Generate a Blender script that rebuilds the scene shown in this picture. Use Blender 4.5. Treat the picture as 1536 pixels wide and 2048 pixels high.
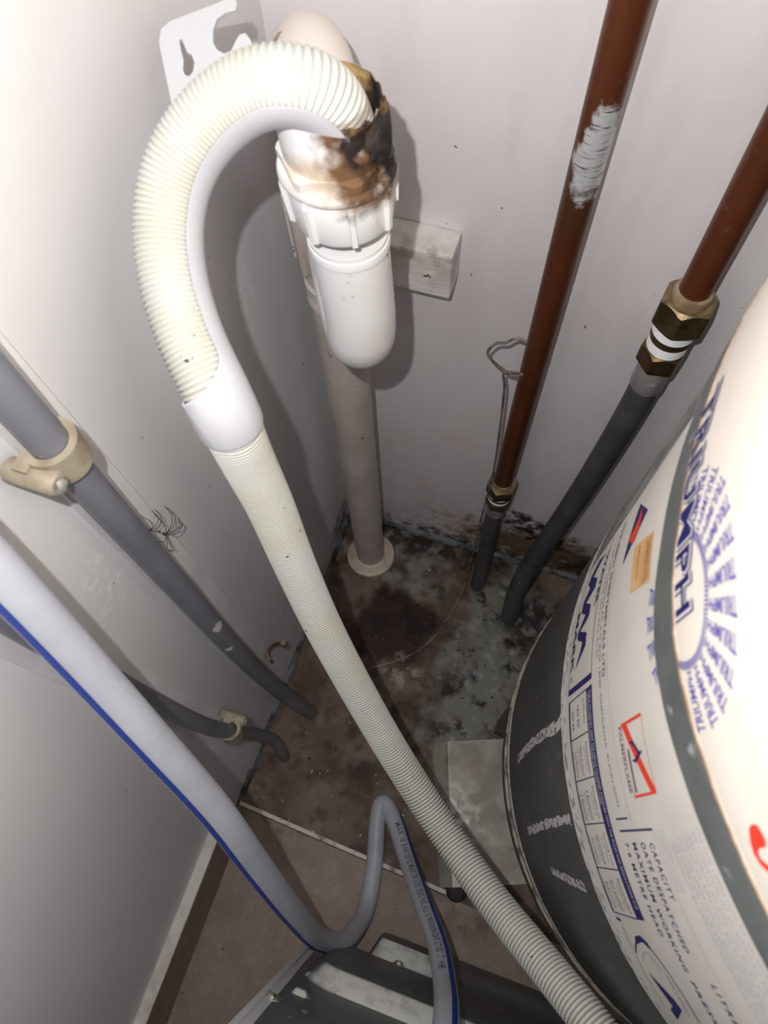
import bpy, bmesh, math, random
import numpy as np
from mathutils import Vector, Matrix
random.seed(7); np.random.seed(7)
SC = bpy.context.scene
COL = SC.collection
for o in list(bpy.data.objects):
    bpy.data.objects.remove(o)

# ------------------------------------------------------------------ camera
cam_d = bpy.data.cameras.new('camera')
cam = bpy.data.objects.new('camera', cam_d); COL.objects.link(cam)
CAM = Vector((0.23387, -0.42855, 1.03584))
RT = (0.948408, 0.315563, -0.030693)
DN = (0.274498, -0.865702, -0.418583)
FW = (-0.15866, 0.388562, -0.90766)
cam.matrix_world = Matrix(((RT[0], -DN[0], -FW[0], CAM.x), (RT[1], -DN[1], -FW[1], CAM.y),
                           (RT[2], -DN[2], -FW[2], CAM.z), (0, 0, 0, 1)))
cam_d.sensor_fit = 'HORIZONTAL'; cam_d.sensor_width = 36.0
cam_d.lens = 36.0 * 1420.0 / 1536.0
cam_d.clip_start = 0.01; cam_d.clip_end = 20
cam_d.dof.use_dof = True; cam_d.dof.focus_distance = 0.58; cam_d.dof.aperture_fstop = 16.0
SC.camera = cam
# ------------------------------------------------------------------ world + flash
wd = bpy.data.worlds.new('cupboard_air'); SC.world = wd; wd.use_nodes = True
bg = wd.node_tree.nodes['Background']
bg.inputs[0].default_value = (0.95, 0.97, 1.0, 1); bg.inputs[1].default_value = 0.25
ld = bpy.data.lights.new('phone_flash', 'POINT')
ld.energy = 6.8; ld.shadow_soft_size = 0.003; ld.color = (1.0, 0.985, 0.965)
lo = bpy.data.objects.new('phone_flash', ld); COL.objects.link(lo)
lo.location = (0.2004, -0.4283, 1.0803)
vs = SC.view_settings
vs.view_transform = 'Standard'; vs.look = 'None'; vs.exposure = 0.0; vs.gamma = 1.0; vs.use_curve_mapping = False

# ------------------------------------------------------------------ materials
def lin(c):
    return tuple((x / 12.92 if x <= 0.04045 else ((x + 0.055) / 1.055) ** 2.4) for x in (v / 255.0 for v in c))

class NT:
    """small layered material builder"""
    def __init__(self, name, col, rough=0.5, metal=0.0, spec=0.5):
        self.m = bpy.data.materials.new(name); self.m.use_nodes = True
        self.t = self.m.node_tree; self.n = self.t.nodes; self.l = self.t.links
        self.b = self.n['Principled BSDF']
        self.b.inputs['Roughness'].default_value = rough
        self.b.inputs['Metallic'].default_value = metal
        self.b.inputs['Specular IOR Level'].default_value = spec
        self.g = self.n.new('ShaderNodeNewGeometry')
        self.c = None
        rgb = self.n.new('ShaderNodeRGB'); rgb.outputs[0].default_value = (*col, 1); self.c = rgb.outputs[0]
        self.done()
    def done(self):
        self.l.new(self.c, self.b.inputs['Base Color']); return self
    def pos(self, sc=(1, 1, 1), off=(0, 0, 0)):
        v = self.n.new('ShaderNodeVectorMath'); v.operation = 'MULTIPLY_ADD'
        self.l.new(self.g.outputs['Position'], v.inputs[0]); v.inputs[1].default_value = sc; v.inputs[2].default_value = off
        return v.outputs[0]
    def sepz(self):
        q = self.n.new('ShaderNodeSeparateXYZ'); self.l.new(self.g.outputs['Position'], q.inputs[0]); return q.outputs[2]
    def noise(self, scale, lo=0.4, hi=0.6, detail=4, sc=(1, 1, 1), off=(0, 0, 0), rough=0.55):
        t = self.n.new('ShaderNodeTexNoise'); t.inputs['Scale'].default_value = scale
        t.inputs['Detail'].default_value = detail; t.inputs['Roughness'].default_value = rough
        self.l.new(self.pos(sc, off), t.inputs['Vector'])
        return self.rng(t.outputs['Fac'], lo, hi)
    def rng(self, sock, lo, hi, a=0.0, b=1.0):
        r = self.n.new('ShaderNodeMapRange'); r.inputs[1].default_value = lo; r.inputs[2].default_value = hi
        r.inputs[3].default_value = a; r.inputs[4].default_value = b
        self.l.new(sock, r.inputs[0]); return r.outputs[0]
    def blob(self, c, r, inner=0.5, sc=(1, 1, 1), wob=0.0, wsc=30):
        """1 inside an ellipsoid of radius r around c (sc squeezes axes), ragged edge"""
        p = self.pos(sc, tuple(-a * b for a, b in zip(c, sc)))
        ln = self.n.new('ShaderNodeVectorMath'); ln.operation = 'LENGTH'; self.l.new(p, ln.inputs[0])
        d = ln.outputs['Value']
        if wob:
            w = self.noise(wsc, 0.25, 0.75, 5)
            w = self.rng(w, 0, 1, -wob, wob)
            d = self.op('ADD', d, w)
        return self.rng(d, r * inner, r, 1, 0)
    def op(self, o, a, b):
        m = self.n.new('ShaderNodeMath'); m.operation = o
        for i, s in enumerate((a, b)):
            if isinstance(s, (int, float)): m.inputs[i].default_value = s
            else: self.l.new(s, m.inputs[i])
        return m.outputs[0]
    def mul(self, a, b): return self.op('MULTIPLY', a, b)
    def layer(self, col, mask, k=1.0):
        if k != 1.0: mask = self.mul(mask, k)
        x = self.n.new('ShaderNodeMix'); x.data_type = 'RGBA'
        self.l.new(mask, x.inputs[0]); self.l.new(self.c, x.inputs[6]); x.inputs[7].default_value = (*col, 1)
        self.c = x.outputs[2]; return self.done()
    def bump(self, scale, strength=0.2, dist=0.002, detail=4, sc=(1, 1, 1)):
        t = self.n.new('ShaderNodeTexNoise'); t.inputs['Scale'].default_value = scale; t.inputs['Detail'].default_value = detail
        self.l.new(self.pos(sc), t.inputs['Vector'])
        b = self.n.new('ShaderNodeBump'); b.inputs['Strength'].default_value = strength; b.inputs['Distance'].default_value = dist
        self.l.new(t.outputs['Fac'], b.inputs['Height'])
        self.l.new(b.outputs[0], self.b.inputs['Normal']); return self

M = {}
def simple(key, rgb, rough=0.5, metal=0.0, n=None, spec=0.5):
    t = NT(key, lin(rgb), rough, metal, spec)
    if n: t.layer(lin(n[0]), t.noise(*n[1:]))
    M[key] = t.m; return t

# walls : off-white satin paint
t = NT('wall_paint_back', lin((240, 235, 236)), 0.45, 0, 0.4)
t.layer(lin((232, 226, 227)), t.noise(5, 0.35, 0.7, 5))
t.layer(lin((224, 216, 217)), t.noise(14, 0.5, 0.75, 5, sc=(1, 1, 0.35)))
t.layer(lin((225, 198, 190)), t.mul(t.noise(9, 0.5, 0.7, 4, off=(3, 1, 0)), t.blob((0.25, 0, 0.12), 0.30, 0.2)), 0.6)
t.layer(lin((70, 60, 58)), t.noise(95, 0.735, 0.76, 2), 0.7)
t.layer(lin((150, 130, 120)), t.mul(t.noise(60, 0.5, 0.62, 6), t.blob((0.2, 0, 0.06), 0.14, 0.3, (1, 1, 1.4), 0.05)), 0.8)
t.layer(lin((120, 92, 70)), t.mul(t.noise(38, 0.26, 0.48, 6), t.blob((0.305, 0, 0.045), 0.09, 0.6, (0.6, 1, 1.0), 0.03, 40)), 0.97)
t.layer(lin((22, 16, 14)), t.mul(t.noise(55, 0.42, 0.52, 6), t.blob((0.268, 0, 0.135), 0.036, 0.5, (0.6, 1, 1.2), 0.02, 40)), 0.95)
t.layer(lin((22, 16, 14)), t.mul(t.noise(55, 0.45, 0.55, 6), t.blob((0.305, 0, 0.095), 0.036, 0.45, (0.6, 1, 1.3), 0.02, 40)), 0.95)
t.layer(lin((40, 34, 33)), t.mul(t.noise(70, 0.42, 0.54, 6), t.blob((0.14, 0, 0.0), 0.04, 0.4, (0.25, 1, 1.0), 0.02, 40)), 0.9)
t.layer(lin((30, 20, 17)), t.mul(t.noise(40, 0.35, 0.5, 6), t.blob((0.385, 0, 0.03), 0.06, 0.55, (0.8, 1, 1.0), 0.02, 40)), 0.95)
t.bump(150, 0.12, 0.001, 5, (1, 1, 0.5)); M['wall_back'] = t.m
t = NT('wall_paint_left', lin((230, 228, 229)), 0.42, 0, 0.4)
t.layer(lin((222, 220, 221)), t.noise(4, 0.35, 0.7, 4))
t.layer(lin((206, 204, 206)), t.mul(t.noise(30, 0.52, 0.7, 5), t.blob((0, -0.2, 0.1), 0.35, 0.2)), 0.5)
t.layer(lin((60, 55, 55)), t.noise(80, 0.74, 0.765, 2, off=(5, 2, 7)), 0.7)
t.layer(lin((244, 243, 244)), t.mul(t.noise(120, 0.52, 0.6, 4), t.blob((0, -0.345, 0.6), 0.028, 0.3, (1, 1, 0.55), 0.012, 60)), 0.8)
t.layer(lin((244, 243, 244)), t.mul(t.noise(150, 0.5, 0.6, 4, off=(1, 1, 1)), t.blob((0, -0.11, 0.60), 0.035, 0.3, (1, 1, 0.4), 0.012, 60)), 0.45)
t.layer(lin((45, 42, 44)), t.mul(t.noise(60, 0.4, 0.52, 6), t.blob((0, -0.03, 0.03), 0.07, 0.4, (1, 1, 1.6), 0.02, 40)), 0.8)
t.bump(90, 0.10, 0.0012, 4); M['wall_left'] = t.m
# floor : stained sheet floor
t = NT('stained_floor', lin((128, 111, 98)), 0.62, 0, 0.35)
t.layer(lin((98, 80, 66)), t.noise(14, 0.38, 0.62, 7))
t.layer(lin((70, 48, 38)), t.noise(32, 0.5, 0.66, 7, off=(2, 5, 0)), 0.75)
t.layer(lin((160, 142, 132)), t.noise(26, 0.56, 0.72, 6, off=(7, 5, 0)), 0.55)
gm = t.blob((0.275, -0.19, 0), 0.17, 0.75, (2.4, 0.85, 1), 0.05, 22)
t.layer(lin((138, 138, 131)), t.mul(gm, t.noise(20, 0.3, 0.5, 6)), 0.95)
t.layer(lin((30, 24, 23)), t.mul(gm, t.noise(34, 0.53, 0.63, 7, off=(1, 2, 0))), 0.92)
t.layer(lin((176, 178, 176)), t.mul(gm, t.noise(60, 0.55, 0.68, 5, off=(4, 2, 0))), 0.7)
t.layer(lin((148, 148, 142)), t.mul(t.blob((0.10, -0.055, 0), 0.085, 0.6, (0.8, 1.2, 1), 0.04, 25), t.noise(40, 0.42, 0.6, 6)), 0.8)
bm_ = t.blob((0.128, -0.160, 0), 0.078, 0.72, (1.0, 1.15, 1), 0.035, 18)
t.layer(lin((58, 38, 31)), bm_, 0.95)
t.layer(lin((34, 20, 16)), t.mul(bm_, t.noise(24, 0.4, 0.6, 6)), 0.9)
t.layer(lin((92, 62, 50)), t.mul(bm_, t.noise(60, 0.6, 0.7, 4)), 0.8)
t.layer(lin((58, 42, 34)), t.mul(t.noise(28, 0.42, 0.6, 7), t.blob((0.17, -0.29, 0), 0.10, 0.5, (1.3, 0.8, 1), 0.04, 20)), 0.75)
t.layer(lin((176, 160, 146)), t.mul(t.noise(45, 0.45, 0.56, 6), t.blob((0.155, -0.222, 0), 0.036, 0.5, (1, 1.3, 1), 0.02, 30)), 0.9)
t.layer(lin((210, 205, 198)), t.noise(130, 0.70, 0.74, 2), 0.85)
t.layer(lin((16, 11, 10)), t.noise(90, 0.69, 0.72, 3, off=(3, 3, 0)), 0.95)
t.layer(lin((18, 14, 14)), t.mul(t.noise(60, 0.4, 0.52, 6), t.blob((0.33, -0.10, 0), 0.08, 0.5, (1, 1, 1), 0.04, 30)), 0.85)
t.layer(lin((18, 14, 14)), t.mul(t.noise(50, 0.35, 0.5, 6), t.blob((0.14, -0.01, 0), 0.035, 0.5, (0.22, 1, 1), 0.02, 30)), 0.85)
t.bump(120, 0.35, 0.002, 6); M['floor'] = t.m
t = NT('brown_floor_tile', lin((152, 134, 122)), 0.5, 0, 0.4)
t.layer(lin((138, 120, 108)), t.noise(30, 0.35, 0.65, 6))
t.layer(lin((168, 150, 138)), t.noise(70, 0.52, 0.72, 5), 0.6)
t.layer(lin((70, 52, 44)), t.noise(170, 0.68, 0.74, 2), 0.8)
t.layer(lin((112, 84, 66)), t.mul(t.noise(30, 0.45, 0.6, 6), t.blob((0.34, -0.485, 0), 0.10, 0.4, (1, 2.4, 1), 0.03, 30)), 0.85)
t.layer(lin((110, 84, 66)), t.mul(t.noise(40, 0.5, 0.62, 6), t.blob((0.06, -0.47, 0), 0.09, 0.3, (1, 2, 1), 0.03, 30)), 0.7)
t.bump(200, 0.15, 0.0008, 4); M['tile'] = t.m
simple('white_grout', (226, 218, 208), 0.6, n=((150, 132, 118), 60, 0.5, 0.68, 4))
simple('blue_sealant', (118, 124, 128), 0.6, n=((52, 48, 48), 45, 0.44, 0.6, 6))
simple('skirting_white', (226, 220, 214), 0.5, n=((196, 184, 172), 40, 0.45, 0.7, 4))
simple('skirting_face', (150, 128, 116), 0.55, n=((134, 112, 102), 40, 0.4, 0.65, 4))
simple('white_batten', (234, 231, 232), 0.5, n=((222, 219, 220), 20, 0.4, 0.65, 4)).bump(120, 0.1, 0.001)
t = NT('painted_timber_block', lin((228, 223, 220)), 0.55)
t.layer(lin((198, 186, 180)), t.noise(30, 0.45, 0.7, 6))
t.layer(lin((120, 104, 94)), t.mul(t.noise(45, 0.50, 0.62, 6), t.blob((0.13, -0.02, 0.625), 0.05, 0.2, (1, 1, 1))), 0.6)
t.layer(lin((90, 70, 60)), t.noise(70, 0.69, 0.72, 4))
t.bump(60, 0.4, 0.002, 4, (0.6, 1, 3)); M['block'] = t.m
# plastics
FX, FY = 0.1188, -0.1615
t = NT('white_pvc_trap', lin((238, 237, 238)), 0.32)
t.layer(lin((226, 214, 198)), t.mul(t.noise(35, 0.35, 0.65, 5), t.blob((FX + 0.022, FY + 0.004, 0.71), 0.11, 0.1, (3.2, 1.5, 1), 0.02)), 0.55)
t.layer(lin((196, 160, 112)), t.mul(t.noise(45, 0.30, 0.6, 6), t.blob((FX + 0.008, FY - 0.006, 0.811), 0.036, 0.35, (1, 1, 1.8), 0.014)), 0.85)
t.layer(lin((112, 80, 50)), t.mul(t.noise(60, 0.28, 0.48, 6), t.blob((FX + 0.020, FY - 0.002, 0.824), 0.036, 0.6, (0.95, 0.8, 0.9), 0.016, 50)), 0.97)
t.layer(lin((34, 26, 24)), t.mul(t.noise(75, 0.36, 0.5, 6), t.blob((FX + 0.022, FY - 0.006, 0.822), 0.028, 0.55, (1, 0.8, 0.9), 0.014, 60)), 0.97)
t.layer(lin((170, 134, 90)), t.mul(t.noise(90, 0.45, 0.6, 5), t.blob((FX, FY, 0.836), 0.03, 0.8, (1, 1, 4), 0.006, 60)), 0.7)
t.layer(lin((120, 90, 62)), t.mul(t.noise(150, 0.64, 0.68, 4), t.blob((FX + 0.012, FY, 0.74), 0.03, 0.3)), 0.8)
t.bump(60, 0.06, 0.001); t.layer(lin((216, 204, 192)), t.blob((0.072, -0.087, 0.80), 0.055, 0.75, (1, 1, 1)), 0.8)
t.layer(lin((120, 92, 70)), t.mul(t.noise(75, 0.64, 0.68, 3), t.blob((0.072, -0.087, 0.81), 0.05, 0.5)), 0.8)
M['trap'] = t.m
t = NT('trap_hopper_inside', lin((92, 68, 48)), 0.7)
t.layer(lin((30, 22, 20)), t.noise(60, 0.30, 0.54, 6))
t.layer(lin((190, 156, 108)), t.mul(t.noise(70, 0.5, 0.62, 5), t.blob((FX - 0.004, FY + 0.022, 0.828), 0.02, 0.4)), 0.9)
t.bump(120, 0.5, 0.002); M['hopper_in'] = t.m
t = NT('aged_pvc_pipe', lin((214, 202, 197)), 0.4)
t.layer(lin((198, 184, 178)), t.noise(18, 0.4, 0.65, 5))
t.layer(lin((168, 140, 112)), t.mul(t.noise(40, 0.5, 0.66, 5), t.blob((0.075, -0.09, 0.81), 0.06, 0.2)), 0.6)
t.layer(lin((92, 66, 48)), t.noise(85, 0.69, 0.72, 3), 0.9); M['pipe_pvc'] = t.m
simple('collar_pvc', (222, 206, 188), 0.45, n=((150, 122, 98), 50, 0.5, 0.66, 6))
t = NT('corrugated_cream', lin((200, 201, 196)), 0.5, 0, 0.3)
t.layer(lin((200, 196, 182)), t.noise(22, 0.42, 0.68, 4)); t.layer(lin((206, 212, 208)), t.noise(14, 0.5, 0.7, 3, off=(3, 0, 1)), 0.6)
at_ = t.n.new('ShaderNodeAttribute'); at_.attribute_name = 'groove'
t.layer(lin((122, 116, 102)), t.rng(at_.outputs['Fac'], 0.4, 0.95), 0.85)      # shade between the ridges, painted into the hose colour
t.layer(lin((60, 40, 30)), t.noise(150, 0.74, 0.76, 2), 0.9)
t.layer(lin((120, 92, 72)), t.blob((0.1185, -0.1655, 0.8335), 0.0042, 0.6, (0.12, 0.12, 1.0)), 0.6); M['hose_cream'] = t.m
simple('hose_guide_white', (198, 198, 204), 0.4, n=((191, 191, 197), 20, 0.4, 0.7, 3))
simple('hook_plate_white', (200, 200, 204), 0.45)
t = NT('grey_inlet_hose', lin((186, 188, 198)), 0.45)
t.layer(lin((172, 174, 183)), t.noise(30, 0.35, 0.75, 3)); t.layer(lin((204, 205, 210)), t.noise(110, 0.62, 0.72, 4), 0.4); M['hose_grey'] = t.m
simple('blue_stripe', (38, 62, 150), 0.45)
simple('ink_grey', (70, 70, 80), 0.6)
t = NT('grey_pipe', lin((126, 127, 136)), 0.42)
t.layer(lin((110, 111, 120)), t.noise(20, 0.4, 0.65, 5)); t.layer(lin((205, 205, 205)), t.noise(120, 0.72, 0.745, 3), 0.7)
for c_, r_ in (((0.0295, -0.3225, 0.450), 0.0046), ((0.0285, -0.3285, 0.390), 0.0030)): t.layer(lin((226, 224, 220)), t.blob(c_, r_, 0.8, (0.6, 0.8, 0.55), 0.0015, 200))
M['pipe_grey'] = t.m
t = NT('dark_grey_pipe', lin((84, 84, 90)), 0.5)
t.layer(lin((66, 66, 72)), t.noise(30, 0.4, 0.65, 5)); t.layer(lin((170, 165, 160)), t.noise(140, 0.68, 0.71, 4), 0.6)
t.layer(lin((110, 96, 86)), t.mul(t.noise(60, 0.5, 0.65), t.blob((0.25, -0.06, 0), 0.08, 0.3)), 0.7); M['pipe_dark'] = t.m
simple('beige_clip', (168, 157, 138), 0.5, n=((140, 126, 106), 60, 0.45, 0.65, 5)).bump(120, 0.1, 0.0006)
simple('old_clip', (150, 128, 108), 0.6, n=((110, 88, 70), 60, 0.4, 0.65, 5))
simple('steel_screw', (205, 202, 195), 0.35, 0.6, ((90, 82, 70), 120, 0.45, 0.6, 4))
# metals
t = NT('brown_copper', lin((112, 60, 34)), 0.40, 0.45)
t.layer(lin((90, 46, 26)), t.noise(14, 0.4, 0.62, 5, sc=(1, 1, 0.3)))
t.layer(lin((84, 58, 34)), t.noise(20, 0.55, 0.75, 5, off=(3, 3, 3), sc=(1, 1, 0.4)), 0.6)
t.layer(lin((140, 92, 64)), t.noise(130, 0.62, 0.7, 4), 0.4)
st = t.mul(t.blob((0.2275, -0.033, 0.733), 0.0165, 0.75, (1.5, 0.5, 0.42), 0.006, 90), t.noise(28, 0.36, 0.44, 6, sc=(3, 3, 40)))
t.layer(lin((226, 228, 232)), st, 0.97)
M['copper'] = t.m
t = NT('bronze_fitting', lin((118, 96, 66)), 0.42, 0.75)
t.layer(lin((78, 62, 42)), t.noise(50, 0.4, 0.62, 5)); M['bronze'] = t.m
t = NT('dusty_bronze', lin((176, 156, 124)), 0.65, 0.2)
t.layer(lin((140, 120, 90)), t.noise(70, 0.4, 0.6, 5)); M['bronze_dust'] = t.m
simple('thread_tape', (244, 243, 243), 0.5)
simple('crimp_sleeve', (150, 145, 145), 0.3, 0.15, ((196, 194, 192), 70, 0.56, 0.68, 5))
simple('tie_wire', (146, 138, 130), 0.5, 0.2, ((90, 74, 62), 90, 0.45, 0.6, 3))
t = NT('galvanised_dark', lin((92, 93, 93)), 0.5, 0.35)
t.layer(lin((74, 75, 75)), t.noise(12, 0.4, 0.62, 5, sc=(1, 1, 0.4))); t.layer(lin((124, 122, 116)), t.noise(160, 0.55, 0.7, 4, sc=(1, 1, 0.4)), 0.5)
t.bump(200, 0.08, 0.0006, 4, (1, 1, 0.3)); t.layer(lin((168, 167, 163)), t.mul(t.noise(60, 0.30, 0.62, 5, sc=(1, 1, 0.6)), t.rng(t.sepz(), 0.575, 0.60)), 0.85)
M['galv_dark'] = t.m
t = NT('scuffed_galvanised', lin((214, 213, 210)), 0.65, 0.0)
t.layer(lin((132, 132, 130)), t.noise(210, 0.50, 0.66, 5)); M['scuff'] = t.m
t = NT('scratch_mark', lin((196, 195, 192)), 0.65)
t.layer(lin((84, 85, 85)), t.noise(330, 0.50, 0.62, 3, sc=(1, 1, 0.5)))
M['scratch_mark'] = t.m
simple('rim_cream', (186, 176, 158), 0.5, 0.2, ((96, 92, 86), 70, 0.45, 0.62, 5))
t = NT('tape_grey', lin((112, 116, 115)), 0.5, 0.25)
t.layer(lin((96, 100, 99)), t.noise(40, 0.4, 0.65, 5)); t.layer(lin((190, 192, 190)), t.noise(75, 0.64, 0.72, 4), 0.8); M['band'] = t.m
t = NT('cream_enamel', lin((230, 222, 211)), 0.4)
t.layer(lin((224, 214, 200)), t.noise(16, 0.5, 0.75, 4)); t.layer(lin((210, 186, 140)), t.noise(45, 0.68, 0.75, 3), 0.5); M['enamel'] = t.m
simple('label_white', (216, 211, 203), 0.35, n=((206, 201, 192), 24, 0.45, 0.7, 4))
simple('brown_edge', (140, 114, 92), 0.5, n=((176, 156, 134), 80, 0.45, 0.62, 4))
simple('navy_ink', (28, 26, 92), 0.5)
simple('violet_ink', (92, 86, 166), 0.5)
simple('white_ink', (214, 211, 216), 0.5)
simple('grey_ink', (110, 104, 116), 0.5)
simple('pale_ink', (178, 178, 190), 0.5)
simple('red_ink', (226, 62, 40), 0.5)
simple('paper_tan', (214, 170, 118), 0.6, n=((196, 150, 98), 50, 0.4, 0.65, 4))
simple('tan_ink', (140, 96, 58), 0.6)
t = NT('galvanised_plate', lin((172, 168, 158)), 0.48, 0.3)
t.layer(lin((142, 136, 126)), t.noise(30, 0.4, 0.62, 6)); t.layer(lin((172, 138, 110)), t.noise(24, 0.56, 0.7, 5, off=(3, 1, 0)), 0.7)
t.layer(lin((226, 226, 224)), t.mul(t.noise(70, 0.46, 0.58, 6), t.blob((0.288, -0.388, 0.015), 0.05, 0.3, (1, 1, 1), 0.02)), 0.9)
t.bump(90, 0.15, 0.001); M['plate'] = t.m
simple('leg_steel', (122, 118, 114), 0.55, 0.2, ((80, 72, 66), 50, 0.4, 0.62, 5))
simple('dark_rubber', (44, 40, 38), 0.7, n=((70, 62, 56), 90, 0.5, 0.66, 4))
# washing machine
t = NT('washer_back_grey', lin((96, 99, 102)), 0.45)
t.layer(lin((82, 85, 88)), t.noise(30, 0.4, 0.65, 5))
sep = t.n.new('ShaderNodeSeparateXYZ'); t.l.new(t.g.outputs['Normal'], sep.inputs[0])
t.layer(lin((206, 206, 200)), t.mul(t.rng(sep.outputs[2], 0.18, 0.5), t.noise(60, 0.15, 0.5, 5)), 0.95)   # settled dust lies on the upward faces
t.layer(lin((190, 190, 184)), t.noise(60, 0.66, 0.74, 4), 0.6)
M['washer_back'] = t.m
simple('washer_sheet', (222, 222, 226), 0.35, 0.1)
# spider
simple('spider_brown', (92, 66, 54), 0.6)
simple('spider_leg', (86, 76, 72), 0.6)

# ------------------------------------------------------------------ mesh helpers
def mesh(name, verts, faces, mat, parent=None, smooth=True):
    me = bpy.data.meshes.new(name)
    me.from_pydata([tuple(map(float, v)) for v in verts], [], [tuple(map(int, f)) for f in faces])
    if isinstance(mat, str): mat = M[mat]
    me.materials.append(mat)
    if smooth:
        me.polygons.foreach_set('use_smooth', [True] * len(me.polygons))
        if len(me.polygons) < 40000: me.set_sharp_from_angle(angle=math.radians(42))
    me.update()
    o = bpy.data.objects.new(name, me); COL.objects.link(o)
    if parent: o.parent = parent
    return o
def tag(o, label=None, cat=None, group=None, kind=None):
    if label: o['label'] = label
    if cat: o['category'] = cat
    if group: o['group'] = group
    if kind: o['kind'] = kind
    return o
def root(name, label, cat, group=None, loc=(0, 0, 0)):
    """Empty at the thing's base; its parts are placed in world coordinates"""
    o = bpy.data.objects.new(name, None); COL.objects.link(o); o.empty_display_size = 0.02
    return tag(o, label, cat, group)
class MB:
    def __init__(s): s.v = []; s.f = []
    def add(s, v, f):
        k = len(s.v); s.v += [tuple(p) for p in v]; s.f += [tuple(i + k for i in q) for q in f]; return s
    def build(s, name, mat, parent=None, smooth=True): return mesh(name, s.v, s.f, mat, parent, smooth)

def spline(P, step=0.004):
    P = np.array(P, float); n = len(P)
    if n == 2:
        k = max(2, int(np.linalg.norm(P[1] - P[0]) / step)); return P[0] + (P[1] - P[0]) * np.linspace(0, 1, k + 1)[:, None]
    Q = np.vstack([2 * P[0] - P[1], P, 2 * P[-1] - P[-2]]); out = []
    for i in range(1, n):
        p0, p1, p2, p3 = Q[i - 1], Q[i], Q[i + 1], Q[i + 2]
        d = [max(1e-6, np.linalg.norm(b - a)) ** 0.5 for a, b in ((p0, p1), (p1, p2), (p2, p3))]
        m1 = (p1 - p0) / d[0] - (p2 - p0) / (d[0] + d[1]) + (p2 - p1) / d[1]
        m2 = (p2 - p1) / d[1] - (p3 - p1) / (d[1] + d[2]) + (p3 - p2) / d[2]
        m1 *= d[1]; m2 *= d[1]
        k = max(4, int(np.linalg.norm(p2 - p1) / step)); t = np.linspace(0, 1, k, endpoint=False)[:, None]
        out.append((2 * t**3 - 3 * t**2 + 1) * p1 + (t**3 - 2 * t**2 + t) * m1 + (-2 * t**3 + 3 * t**2) * p2 + (t**3 - t**2) * m2)
    out.append(P[-1:]); return np.vstack(out)
class Path:
    def __init__(s, P, smooth_it=True):
        P = np.array(P, float); s.P = P
        d = np.linalg.norm(np.diff(P, axis=0), axis=1); s.S = np.concatenate([[0], np.cumsum(d)]); s.L = s.S[-1]
        T = np.gradient(P, axis=0); s.T = T / np.linalg.norm(T, axis=1)[:, None]
        N = np.zeros_like(P); a = np.array([0, 0, 1.0]) if abs(s.T[0][2]) < 0.9 else np.array([1.0, 0, 0])
        n = a - a @ s.T[0] * s.T[0]; n /= np.linalg.norm(n)
        for i in range(len(P)):
            n = n - n @ s.T[i] * s.T[i]; n /= np.linalg.norm(n); N[i] = n
        s.N = N
    def at(s, q):
        q = np.asarray(q, float); f = lambda A: np.stack([np.interp(q, s.S, A[:, k]) for k in range(3)], -1)
        P, T, N = f(s.P), f(s.T), f(s.N)
        T /= np.linalg.norm(T, axis=-1, keepdims=True); N -= (N * T).sum(-1, keepdims=True) * T
        N /= np.linalg.norm(N, axis=-1, keepdims=True)
        return P, T, N, np.cross(T, N)
def sweep(path, S, R, n=24, caps=True):
    """round tube along path at stations S with radii R"""
    P, T, N, B = path.at(S); a = np.linspace(0, 2 * np.pi, n, endpoint=False)
    R = np.broadcast_to(np.asarray(R, float), (len(S),))
    V = P[:, None] + R[:, None, None] * (np.cos(a)[None, :, None] * N[:, None] + np.sin(a)[None, :, None] * B[:, None])
    V = V.reshape(-1, 3); F = []
    m = len(S)
    for i in range(m - 1):
        for j in range(n):
            k = (j + 1) % n; F.append((i * n + j, i * n + k, (i + 1) * n + k, (i + 1) * n + j))
    if caps: F.append(tuple(range(n))[::-1]); F.append(tuple((m - 1) * n + j for j in range(n)))
    return V.tolist(), F
def tube(name, P, r, mat, parent=None, n=20, step=0.006, sp=True):
    pa = Path(spline(P, step) if sp else P); return mesh(name, *sweep(pa, pa.S, r, n), mat, parent)
def lathe(prof, c=(0, 0), n=48, close=False):
    V = []; F = []; m = len(prof)
    for r, z in prof:
        for j in range(n):
            a = 2 * math.pi * j / n; V.append((c[0] + r * math.cos(a), c[1] + r * math.sin(a), z))
    for i in range(m - 1 if not close else m):
        i2 = (i + 1) % m
        for j in range(n):
            k = (j + 1) % n; F.append((i * n + j, i * n + k, i2 * n + k, i2 * n + j))
    return V, F
def cap(prof_lathe, n, m, top=True, bottom=True):
    V, F = prof_lathe
    if bottom: F.append(tuple(range(n))[::-1])
    if top: F.append(tuple((m - 1) * n + j for j in range(n)))
    return V, F
def hexnut(c, z0, z1, a, rot=0.0, n=48, ch_top=True, ch_bot=False, k=0.45):
    """hexagon nut, across-flats radius a, cone chamfered"""
    V = []; F = []; rings = []
    def rh(t):
        t = (t - rot) % (math.pi / 3) - math.pi / 6; return a / math.cos(t)
    A = [2 * math.pi * j / n for j in range(n)]
    for lev in range(4):
        for t in A:
            r = rh(t)
            if lev == 0: z = z0; r = a * 0.97 if ch_bot else r
            elif lev == 1: z = z0 + (((r - a) * k + 0.0004) if ch_bot else 0.0004)
            elif lev == 2: z = z1 - (((r - a) * k * 2.2 + 0.0006) if ch_top else 0.0004)
            else: z = z1; r = a * 0.95 if ch_top else r
            V.append((c[0] + r * math.cos(t), c[1] + r * math.sin(t), z))
    for i in range(3):
        for j in range(n):
            q = (j + 1) % n; F.append((i * n + j, i * n + q, (i + 1) * n + q, (i + 1) * n + j))
    F.append(tuple(range(n))[::-1]); F.append(tuple(3 * n + j for j in range(n)))
    return V, F
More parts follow.
